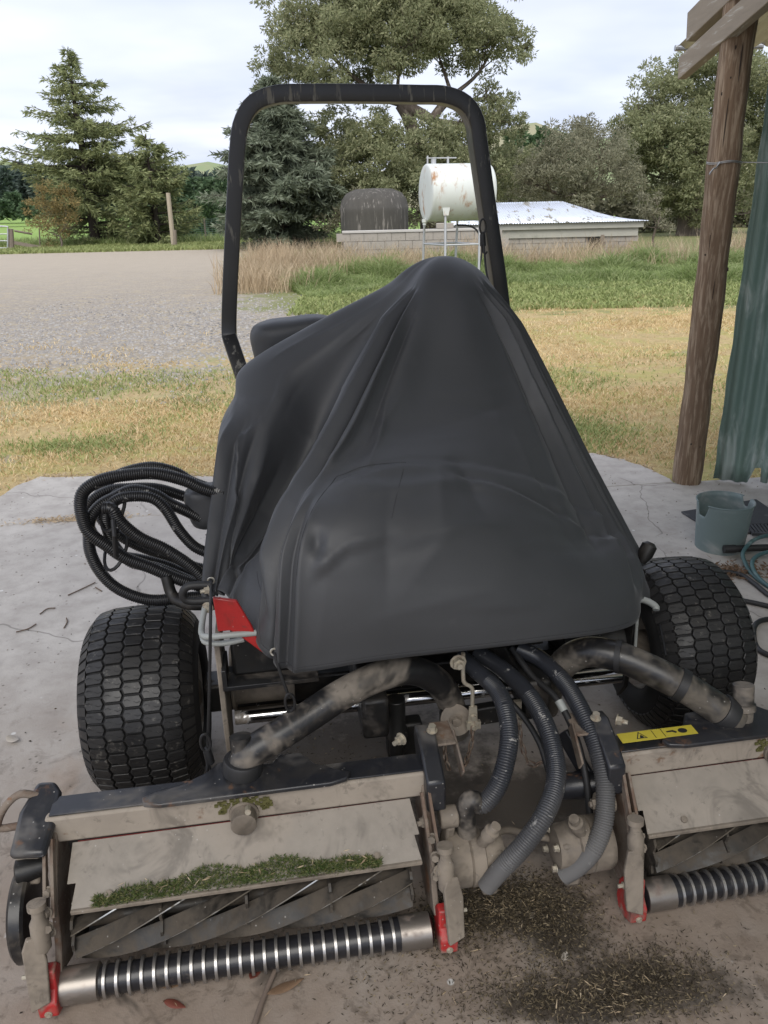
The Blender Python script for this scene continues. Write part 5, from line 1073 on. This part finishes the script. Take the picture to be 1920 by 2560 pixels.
for s0, a in ((3.35, -.010), (3.62, .008), (3.82, -.008), (3.98, .008)): disp += fold([(0, s0), (1, s0)], .10, a, .62, 1.1)
disp += fold([(0, 2.25), (1, 2.25)], .14, .012, .75, 1.1); disp += fold([(0, 2.6), (1, 2.7)], .12, -.010, .78, 1.1)
arch = np.interp(Sg, [3.9, 4.3, 5.0, 5.6, 6.2, 6.8, 7.4, 8.0], [.60, .555, .52, .515, .55, .62, .72, .86]); ae = np.clip((Sg-3.95)/.3, 0, 1)*np.clip((7.9-Sg)/.6, 0, 1); da = Tg-arch
disp += ae*(.006*np.exp(-np.abs(da-.018)/.016) - .006*np.exp(-np.abs(da+.010)/.010))
arch2 = np.interp(Sg, [5.2, 6.0, 6.6, 7.2, 7.8], [.53, .60, .68, .77, .88]); ae = np.clip((Sg-5.2)/.5, 0, 1)*np.clip((7.9-Sg)/.5, 0, 1); da = Tg-arch2
disp += ae*(.009*np.exp(-np.abs(da-.016)/.013) - .010*np.exp(-np.abs(da+.010)/.012))
arch3 = np.interp(Sg, [4.1, 4.6, 5.2], [.80, .74, .715]); ae = np.clip((Sg-4.1)/.3, 0, 1)*np.clip((5.2-Sg)/.3, 0, 1); da = Tg-arch3
disp += ae*(.007*np.exp(-np.abs(da)/.014) - .005*np.exp(-np.abs(da-.03)/.014))
for (cs, ct, ws, wt, a) in ((5.3, .60, 1.2, .018, .006), (6.6, .70, .6, .02, .005), (4.6, .58, .5, .015, .005), (4.2, .74, .10, .022, -.012), (4.35, .77, .16, .02, .007), (6.9, .72, .08, .025, -.007), (7.15, .74, .07, .02, -.006), (5.6, .73, .3, .014, .005), (5.2, .76, .25, .016, -.004)):
    disp += a*np.exp(-((Sg-cs)/ws)**2-((Tg-ct-.02*np.sin(Sg*3))/wt)**2)
rk = random.Random(21)
for i in range(95):                              # short crisp creases in the taut cloth
    cs, ct = rk.uniform(.1, 8.6), rk.uniform(.16, .98); ln, an_ = rk.uniform(.25, .9), rk.uniform(-.5, .5) + (1.57 if rk.random() < .45 else 0)
    X_, Y_ = (Sg-cs)*.12, (Tg-ct)*.9; p_ = X_*math.cos(an_) + Y_*math.sin(an_); q_ = -X_*math.sin(an_) + Y_*math.cos(an_)
    disp += rk.choice((-1, 1, 1))*rk.uniform(.0012, .0032)*np.exp(-(p_/(ln*.12))**2)*np.exp(-np.abs(q_)/.009)
disp += .003*np.sin(Sg*2.3+Tg*5)*np.clip((Tg-.3)*2, 0, 1)
grid2 = grid + nrm*disp[:, :, None]
m = MB(); A_ = NC*NS; vs = [tuple(p) for p in grid2.reshape(-1, 3)]; apex = Lv(1108, 640, .53+SH)
fs = [(c*NR+r, ((c+1) % A_)*NR+r, ((c+1) % A_)*NR+r+1, c*NR+r+1) for c in range(A_) for r in range(NR-1)] 
ap = np.array(apex); KR = 8; rb_ = len(vs)
for j in range(1, KR):
    x = j/KR
    for c in range(A_): r_ = grid2[c, 0]; q_ = ap + (r_-ap)*x; q_[2] = ap[2] - (ap[2]-r_[2])*x**2.1; vs.append(tuple(q_))
vs.append(tuple(ap)); ia = len(vs)-1; ri = lambda j, c: (c % A_)*NR if j == KR else rb_ + (j-1)*A_ + (c % A_)
fs += [(ri(j, c), ri(j, c+1), ri(j+1, c+1), ri(j+1, c)) for j in range(1, KR) for c in range(A_)] + [(ia, ri(1, c+1), ri(1, c)) for c in range(A_)]
m.add(vs, fs)
o = m.build('fabric', 'cover_mat', cover, smooth=170); md = o.modifiers.new('solid', 'SOLIDIFY'); md.thickness = .0016; md.offset = -1
# the same cloth humps over the seat back behind the taut left edge
m = MB(); sc0 = Lv(735, 880, .66); k1, k2 = 28, 20; vs = []
for j in range(k2+1):
    ph = math.pi*j/k2 - math.pi/2
    for i in range(k1):
        th = 2*math.pi*i/k1; f = lambda x, p: math.copysign(abs(x)**p, x)
        cx, cy, cz = f(math.cos(ph), .45)*f(math.cos(th), .45), f(math.cos(ph), .45)*f(math.sin(th), .6), f(math.sin(ph), .45)
        w_ = .006*math.sin(cx*9+cz*5)
        vs.append(sc0 + V3(cx*.135 + .02*cz*cx, cy*.085 + w_, cz*.115 + .012*cx))
m.add(vs, [(j*k1+i, j*k1+(i+1) % k1, (j+1)*k1+(i+1) % k1, (j+1)*k1+i) for j in range(k2) for i in range(k1)])
m.build('seat_hump', 'cover_mat', cover, smooth=170)
m = MB(); sc1 = Lv(532, 1262, .16)
m.add([sc1 + (p - sc0)*.55 + V3(0, 0, 0) for p in vs], [(j*k1+i, j*k1+(i+1) % k1, (j+1)*k1+(i+1) % k1, (j+1)*k1+i) for j in range(k2) for i in range(k1)]); m.build('side_flap', 'cover_mat', cover, smooth=170)
# stitched seams follow the cloth
def surf(s, t):
    c = int(round(s*NS)) % A_; r = min(NR-1, max(0, t*(NR-1))); r0 = int(r); f = r-r0; p = grid2[c, r0]*(1-f) + grid2[c, min(NR-1, r0+1)]*f; return Vector(p) + Vector(nrm[c, r0])*.0002
simple('thread', (.03, .03, .033), .7)
def seam(kn):
    q = []
    for (s0, t0), (s1, t1) in zip(kn[:-1], kn[1:]):
        k = max(2, int(max(abs(s1-s0)*NS, abs(t1-t0)*40))); q += [surf(s0+(s1-s0)*i/k, t0+(t1-t0)*i/k) for i in range(k)]
    q.append(surf(*kn[-1])); m = MB(); m.tube(q, .0008, 6); m.build('seam', 'thread', cover)
seam([(4.0, .56), (3.96, .7), (3.95, .85), (3.95, 1.0)])
seam([(4.0, .56), (4.33, .53), (4.75, .52), (5.0, .525)]); seam([(5.0, .525), (5.0, .69)])
seam([(2.5, .85), (3.0, .985), (3.5, .985), (4, .988), (5, .988), (6, .988), (7, .988)])
simple('eyelet_metal', (.5, .48, .42), .4, .8)
def eyelet(p, d):
    m = MB(); d = Vector(d).normalized(); ref = V3(0, 0, 1); X_ = d.cross(ref).normalized(); Y_ = X_.cross(d); P_ = Vector(p)
    m.tube([P_ + X_*(.0085*math.cos(a)) + Y_*(.0085*math.sin(a)) for a in np.linspace(0, 2*math.pi, 18)], .0026, 6, caps=False); m.build('eyelet', 'eyelet_metal', cover)
eyelet(Lv(528, 1452, -.13), (-.2, -1, .1)); eyelet(Lv(686, 1630, -.43), (-.1, -1, .1))

# ------------------------------------------------------------------ bungee cords
simple('bungee', (.012, .012, .013), .5, var=.4, scale=80)
def bungee(pts, label, hook):
    b = empty('bungee_cord', MO, MYAW, label=label, cat='cord', group='cover tie cords'); q = cr(pts, 40); m = MB(); m.tube(q, .0038, 8); m.build('cord', 'bungee', b)
    if hook is not None:
        h = Vector(hook); m = MB(); m.lathe(h, (.1, .1, -1), [(0, .006), (.01, .010), (.045, .011), (.05, .006)], 12); m.build('hook_body', 'bungee', b)
        m = MB(); m.tube(cr([h + V3(.0, 0, -.045), h + V3(.004, 0, -.065), h + V3(.012, -.002, -.072), h + V3(.018, -.004, -.064)], 14), .003, 6); m.build('hook', 'bungee', b)
        m = MB(); m.tube([h + V3(.011*math.cos(a), -.004, .018 + .024*math.sin(a)) for a in np.linspace(0, 2*math.pi, 20)], .0035, 6); m.build('loop', 'bungee', b)
bungee([Lv(528, 1455, -.135), Lv(527, 1500, -.40), Lv(524, 1700, -.46), Lv(520, 1850, -.47), Lv(518, 1930, -.48)], 'long straight black cord hanging from the cover beside the tyre', Lv(516, 1870, -.475))
bungee([Lv(686, 1632, -.435), Lv(700, 1680, -.45), Lv(716, 1725, -.46), Lv(723, 1745, -.465)], 'short black hooked cord from the cover corner to the lift arm', Lv(726, 1770, -.47))
b = bungee([Lv(1612, 1432, .0), Lv(1635, 1500, -.05), Lv(1655, 1590, -.20), Lv(1665, 1640, -.28)], 'black cord from the cover to the frame beside the far tyre', None)
b = bungee([toloc(at(1208, 590, 2.86)), toloc(at(1216, 680, 2.84)), toloc(at(1234, 740, 2.78))], 'black cord hanging inside the upright of the roll bar', toloc(at(1206, 580, 2.86)))

# ------------------------------------------------------------------ coil of ribbed hose
coil = empty('hose_coil', MO, MYAW, label='tied coil of black ribbed hose hanging on the mower', cat='hose')
def zc(pts, v0, v1):
    k = len(pts); return [Lv(100 + x/2.765, 1100 + y/2.765, v0 + (v1-v0)*i/(k-1)) for i, (x, y) in enumerate(pts)]
HOSES = [
 (zc([(1260, 380), (1110, 330), (1000, 280), (800, 232), (600, 242), (430, 275), (312, 345), (280, 430), (300, 560), (350, 650), (480, 740), (600, 820), (760, 880), (950, 960), (1110, 1010), (1240, 1040)], .10, .02), .0178),
 (zc([(1270, 520), (1140, 445), (980, 385), (800, 335), (600, 335), (480, 350), (380, 405), (330, 480), (330, 570), (380, 670), (470, 740), (560, 800), (720, 830), (900, 880), (1060, 960), (1200, 1010)], .20, .12), .0165),
 (zc([(1300, 640), (1170, 580), (1050, 510), (900, 440), (790, 375), (640, 345), (520, 395), (420, 450), (350, 540), (338, 640), (350, 780), (430, 930), (560, 1040), (760, 1105), (980, 1092), (1150, 1080)], .14, .03), .0168),
 (zc([(1300, 830), (1160, 780), (1060, 730), (960, 620), (870, 480), (780, 405), (660, 388), (550, 405), (480, 460), (455, 550), (480, 660), (545, 770), (640, 850), (800, 880), (960, 940), (1100, 1000)], .06, .10), .0158),
 (zc([(1260, 360), (1060, 290), (940, 222), (800, 185), (680, 195), (540, 240), (440, 320), (400, 420), (420, 540), (520, 640), (650, 720), (800, 780), (950, 830), (1090, 880), (1220, 900)], .26, .20), .0158),
 (zc([(440, 470), (500, 480), (560, 570), (690, 675), (850, 748), (980, 828), (1080, 905), (1160, 985), (1240, 1040)], .04, .0), .0175),
]
for pts, r in HOSES: ribbed('hose', pts, r, 'hose_coil_mat', pitch=.0058, parent=coil, amp=.13)
m = MB(); m.tube([Lv(283, 1300, .0-.0), Lv(287, 1340, -.03), Lv(290, 1390, -.02)], .007, 8)
for (x, y) in ((283, 1275), (290, 1372)): m.tube([Lv(x, y, .08) + V3(.035*math.cos(a), .05*math.sin(a), .045*math.sin(a+.6)) for a in np.linspace(0, 2*math.pi, 20)], .005, 6)
m.build('strap', 'bungee', coil, kind='stuff')
rod('hose_hanger', [Lv(415, 1440, .02), Lv(432, 1490, .0), Lv(470, 1510, -.05), Lv(540, 1510, -.1)], .016, 'dark_frame', 10, 20)

# ------------------------------------------------------------------ bucket
simple('bucket_plastic', (.15, .20, .20), .55, var=.10, scale=6, col2=(.33, .345, .335), amt=(.45, .7), s2=3.2, rough2=.7, stretch=(1, 1, 1.6))
bc = on(1797, 1366); bk = empty('bucket', (bc.x, bc.y, 0), label='cut-down blue-grey plastic bucket on the concrete beside the mat', cat='bucket')
HB = at(1797, 1250, bc.y).z*.985; r0, r1 = .112, .130; nb_ = 72; vs = []; fs = []
def rim(a):
    a = a % (2*math.pi); d = min(abs(a-R_(196)), 2*math.pi-abs(a-R_(196))); e_ = min(abs(a-R_(16)), 2*math.pi-abs(a-R_(16)))
    return HB - (.062*(1 if d < .22 else max(0, 1-(d-.22)/.06))) - (.045*(1 if e_ < .14 else max(0, 1-(e_-.14)/.05)))
rowz = 12
for j in range(rowz+1):
    for k in range(nb_):
        a = 2*math.pi*k/nb_; z_ = rim(a)*j/rowz; r = r0 + (r1-r0)*z_/HB; vs.append((r*math.cos(a), r*math.sin(a), z_))
fs = [(j*nb_+k, j*nb_+(k+1) % nb_, (j+1)*nb_+(k+1) % nb_, (j+1)*nb_+k) for j in range(rowz) for k in range(nb_)] + [tuple(range(nb_-1, -1, -1))]
m = MB(); m.add(vs, fs); o = m.build('shell', 'bucket_plastic', bk, smooth=60); md = o.modifiers.new('solid', 'SOLIDIFY'); md.thickness = .004; md.offset = -1
m = MB(); m.tube([((r1+.002)*math.cos(a), (r1+.002)*math.sin(a), rim(a)) for a in np.linspace(R_(212), R_(362), 40)], .0035, 6); m.tube([((r1+.002)*math.cos(a), (r1+.002)*math.sin(a), rim(a)) for a in np.linspace(R_(28), R_(180), 40)], .0035, 6); m.build('rim', 'bucket_plastic', bk, kind='stuff')

# ------------------------------------------------------------------ mat, grate, hoses at the right edge
simple('mat_rubber', (.045, .047, .052), .8, var=.25, scale=20, col2=(.10, .10, .10), amt=(.55, .7), s2=8)
simple('teal_hose', (.055, .115, .12), .5, var=.12, scale=14, col2=(.17, .24, .24), amt=(.55, .7), s2=8)
p0, p1, p2, p3 = on(1702, 1283), on(1890, 1252), on(1990, 1320), on(1800, 1345)
m = MB(); m.prism([(p.x-p0.x, p.y-p0.y) for p in (p0, p3, p2, p1)], p0 + V3(0, 0, .007), (1, 0, 0), (0, 1, 0), .009); m.build('rubber_mat', 'mat_rubber', bevel=.003, label='flat dark rubber mat behind the bucket', cat='mat')
gr = empty('slotted_grate', on(1880, 1325, .016), label='slotted dark grate lying over the edge of the mat', cat='grate'); GR = Vector(gr.location)
for i in range(9):
    a_ = on(1868+i*9, 1312, .018)-GR; b_ = on(1885+i*9, 1334, .018)-GR; m = MB(); m.bar(a_, b_, .012, .012); m.build('slat', 'mat_rubber', gr, bevel=.002)
m = MB(); m.bar(on(1862, 1311, .018)-GR, on(1960, 1311, .018)-GR, .014, .014); m.build('frame_bar', 'mat_rubber', gr); m = MB(); m.bar(on(1880, 1335, .018)-GR, on(1975, 1335, .018)-GR, .014, .014); m.build('frame_bar', 'mat_rubber', gr)
gh = empty('garden_hose', on(1900, 1420), label='coiled teal garden hose at the right edge of the picture', cat='hose'); GH = Vector(gh.location)
for pts, nm in ((((1990, 1345, .05), (1930, 1338, .07), (1885, 1350, .08), (1858, 1380, .06), (1862, 1405, .03), (1880, 1435, .012), (1925, 1468, .012), (1990, 1500, .012)), 'loop'), (((1990, 1372, .05), (1930, 1378, .06), (1893, 1390, .06), (1880, 1410, .05), (1893, 1440, .02), (1930, 1470, .012), (1990, 1485, .012)), 'loop')):
    m = MB(); m.tube(cr([on(x, y, z)-GH for x, y, z in pts], 50), .0095, 12); m.build(nm, 'teal_hose', gh, smooth=60)
pp = empty('black_pipe', on(1870, 1385), label='short black pipe lying against the foot of the bucket', cat='pipe'); PP = Vector(pp.location)
m = MB(); a_, b_ = on(1812, 1373, .045)-PP, on(1990, 1366, .055)-PP; m.cyl(a_, b_, .0165, 16); m.build('tube', 'black_rubber', pp); m = MB(); m.cyl(a_ + (a_-b_).normalized()*.004, a_ + (b_-a_).normalized()*.05, .0195, 16); m.build('collar', 'black_rubber', pp)
for pts, lab in ((((1800, 1428), (1850, 1436), (1885, 1458), (1925, 1490), (1990, 1530)), 'flat black hose curving past the top of the far tyre'), (((1850, 1500), (1890, 1508), (1940, 1520), (2000, 1535)), 'black hose running straight out from behind the far tyre'), (((1990, 1545), (1920, 1548), (1890, 1560), (1884, 1590), (1895, 1622), (1930, 1640), (1990, 1650)), 'black hose bent into a loop beside the far tyre')):
    P_ = [on(x, y, .012) for x, y in pts]; m = MB(); m.tube(cr([p-P_[0] for p in P_], 40), .0105, 10); o = m.build('black_hose', 'black_rubber', smooth=60, label=lab, cat='hose', group='hoses on the floor by the far tyre'); o.location = P_[0]

# ------------------------------------------------------------------ litter
simple('leaf_red', (.16, .045, .030), .6, var=.4, scale=30); simple('leaf_brown', (.17, .105, .062), .7, var=.4, scale=30); simple('leaf_pale', (.42, .38, .33), .7, var=.2, scale=30); simple('twig_mat', (.12, .085, .06), .9, var=.3, scale=30); simple('stick_mat', (.17, .13, .105), .85, var=.3, scale=20); simple('pebble_white', (.6, .6, .58), .8)
def leaf(px, py, L, W, ang, mat, label, curl=.25):
    p = on(px, py, .004); m = MB(); k = 9; vs = []
    for i in range(k):
        t = i/(k-1); w = W*math.sin(math.pi*t**.8)*.5 + .0006; z_ = curl*L*(t-.5)**2*1.2
        vs += [(L*(t-.5), -w, z_ + w*.35), (L*(t-.5), 0, z_), (L*(t-.5), w, z_ + w*.35)]
    m.add(vs, [(i*3+j, i*3+j+1, i*3+4+j, i*3+3+j) for i in range(k-1) for j in range(2)]); o = m.build('leaf', mat, smooth=60, solid=.0006, fixn=False, label=label, cat='leaf', group='leaves on the concrete'); o.location = p; o.rotation_euler = (0, 0, R_(ang)); return o
leaf(430, 2462, .085, .020, 4, 'leaf_brown', 'long brown leaf under the left end of the ribbed roller', .4); leaf(437, 2513, .055, .018, -18, 'leaf_red', 'small dark red leaf in front of the left roller'); leaf(715, 2470, .085, .022, 25, 'leaf_brown', 'pinkish brown leaf beside the thin stick'); leaf(640, 2430, .05, .022, 70, 'leaf_red', 'curled rust leaf tucked under the middle of the roller', .6)
leaf(33, 1852, .055, .030, -25, 'leaf_pale', 'pale curled leaf on the floor left of the near tyre', .8)
leaf(1328, 2290, .03, .014, 30, 'leaf_pale', 'tiny pale leaf on the dark clippings heap', .5); leaf(1412, 2392, .028, .016, 60, 'leaf_pale', 'tiny white petal at the edge of the clippings heap', .5)
st = [on(690, 2420, .008), on(665, 2480, .006), on(650, 2520, .006), on(632, 2575, .006)]; m = MB(); m.tube(cr([p-st[0] for p in st], 20), list(np.linspace(.0055, .007, 20)), 8); o = m.build('stick', 'stick_mat', smooth=60, label='thin brown stick in front of the ribbed roller', cat='stick'); o.location = st[0]
for i, (pts, lab) in enumerate([(((170, 1488), (205, 1472), (238, 1456)), 'dark twig lying highest on the floor left of the tyre'), (((100, 1535), (118, 1522), (138, 1520)), 'short twig at the left picture edge'), (((238, 1468), (248, 1474), (254, 1478)), 'tiny twig nearest the bottom of the hose coil'), (((40, 1580), (70, 1572), (90, 1560)), 'low twig between the tyre and the left picture edge'), (((160, 1570), (168, 1555), (166, 1545)), 'small hooked twig just above the near tyre')]):
    P_ = [on(x, y, .005) for x, y in pts]; m = MB(); m.tube(cr([p-P_[0] for p in P_], 10), .0028, 6); o = m.build('twig', 'twig_mat', label=lab, cat='twig', group='twigs on the concrete'); o.location = P_[0]
# clippings: heaps of tiny grass pieces
foliage('fo_clip', (.022, .018, .013), (.055, .044, .030), (.30, .24, .15), trans=0); foliage('fo_clip_green', (.028, .048, .012), (.06, .09, .024), (.26, .23, .11), trans=0)
def scatter(px_c, k, z=.003):
    out = []
    for (cx, cy, rx, ry, w) in px_c:
        q = int(k*w); a = RNG.normal(0, .5, (q, 2))
        for x, y in a: p = on(cx + x*rx, cy + y*ry, z); out.append((p.x, p.y, z + RNG.uniform(0, .010)))
    return np.array(out)
def clip(name, P, mat, L, W, parent=None, flat=.25, **k):
    d = RNG.normal(size=(len(P), 3)); d[:, 2] = np.abs(d[:, 2])*flat; V_, F_ = leaves(P, d, RNG.uniform(.5, 1.4, len(P))*L, W*RNG.uniform(.6, 1.4, len(P))); return npmesh(name, V_, F_, mat, parent, **k)
P = scatter([(1230, 2270, 170, 90, .24), (1330, 2250, 150, 70, .2), (1120, 2330, 100, 70, .07), (1400, 2330, 120, 90, .10), (1600, 2470, 260, 100, .16), (1450, 2500, 300, 80, .11), (1320, 2480, 150, 90, .05), (1640, 2420, 160, 60, .05), (1250, 2400, 700, 260, .05), (1150, 2500, 300, 100, .02), (1000, 2400, 240, 120, .02), (800, 1880, 300, 90, .02)], 17000)
clip('grass_clippings', P, 'fo_clip', .010, .0026, None, label='dark heap of dried clippings on the floor between the reels', cat='clippings', kind='stuff')
P = []
for i in range(6500):
    t = RNG.uniform(0, 1); a = .14 + .62*t; top = .20 + .42*math.sin(math.pi*min(1, max(0, (1-t)*.95+.02)))**1.2*(.75+.25*math.sin(t*23)); b = RNG.uniform(0, 1)**1.1*top*.60
    P.append((XL(a), -.694 + b*.118, .2185 + b*.074 + RNG.uniform(0, .005) + .008*(1-b)*top))
P = np.array(P); cl_ = clip('shield_clippings', P, 'fo_clip_green', .011, .0020, None, .6, label='green grass clippings lying along the left reel shield', cat='clippings', kind='stuff')
Mw = Matrix.Translation(MO) @ Matrix.Rotation(MYAW, 4, 'Z'); cl_.matrix_world = Mw
P = np.vstack([scatter([(1230, 2270, 150, 80, .5), (1500, 2480, 320, 80, .5), (700, 2300, 900, 260, .3)], 190), np.array([toworld((XL(RNG.uniform(.14, .7)), -.685+RNG.uniform(0, .03), .232+RNG.uniform(0, .012))) for i in range(60)])])
clip('straw_bits', P, 'fo_hay', .024, .0026, None, .06, label='pale straw bits strewn over the clippings', cat='litter', kind='stuff')
P = RNG.uniform(0, 1, (900, 2)); P = np.stack([-3.0 + 5.6*P[:, 0], 1.0 + 3.6*P[:, 1], np.full(900, .003)], 1)
clip('floor_crumbs', P, 'fo_clip', .010, .006, None, label='small crumbs of bark and dirt over the concrete', cat='litter', kind='stuff')
P = np.array([(x, y, .0) for x, y in zip(RNG.uniform(-2.75, 1.75, 2600), RNG.normal(0, .035, 2600))]); P[:, 1] += np.interp(P[:, 0], [e[0] for e in edge], [e[1] for e in edge]) + .02; P[:, 2] = -.028 + RNG.uniform(0, .025, 2600)
clip('edge_litter', P, 'fo_hay', .03, .007, None, label='dead leaf litter along the outer edge of the concrete', cat='litter', kind='stuff')
P = np.array([(x, jy(x)+y, .004) for x, y in zip(RNG.normal(-1.75, .16, 500), RNG.normal(0.01, .025, 500))]); clip('joint_litter', P, 'fo_hay', .03, .006, None, label='dry leaf litter caught in the concrete joint', cat='litter', kind='stuff')
P = scatter([(1830, 1430, 120, 22, 1)], 500); clip('hose_litter', P, 'leaf_brown', .03, .008, None, label='brown leaf litter under the garden hose', cat='litter', kind='stuff')
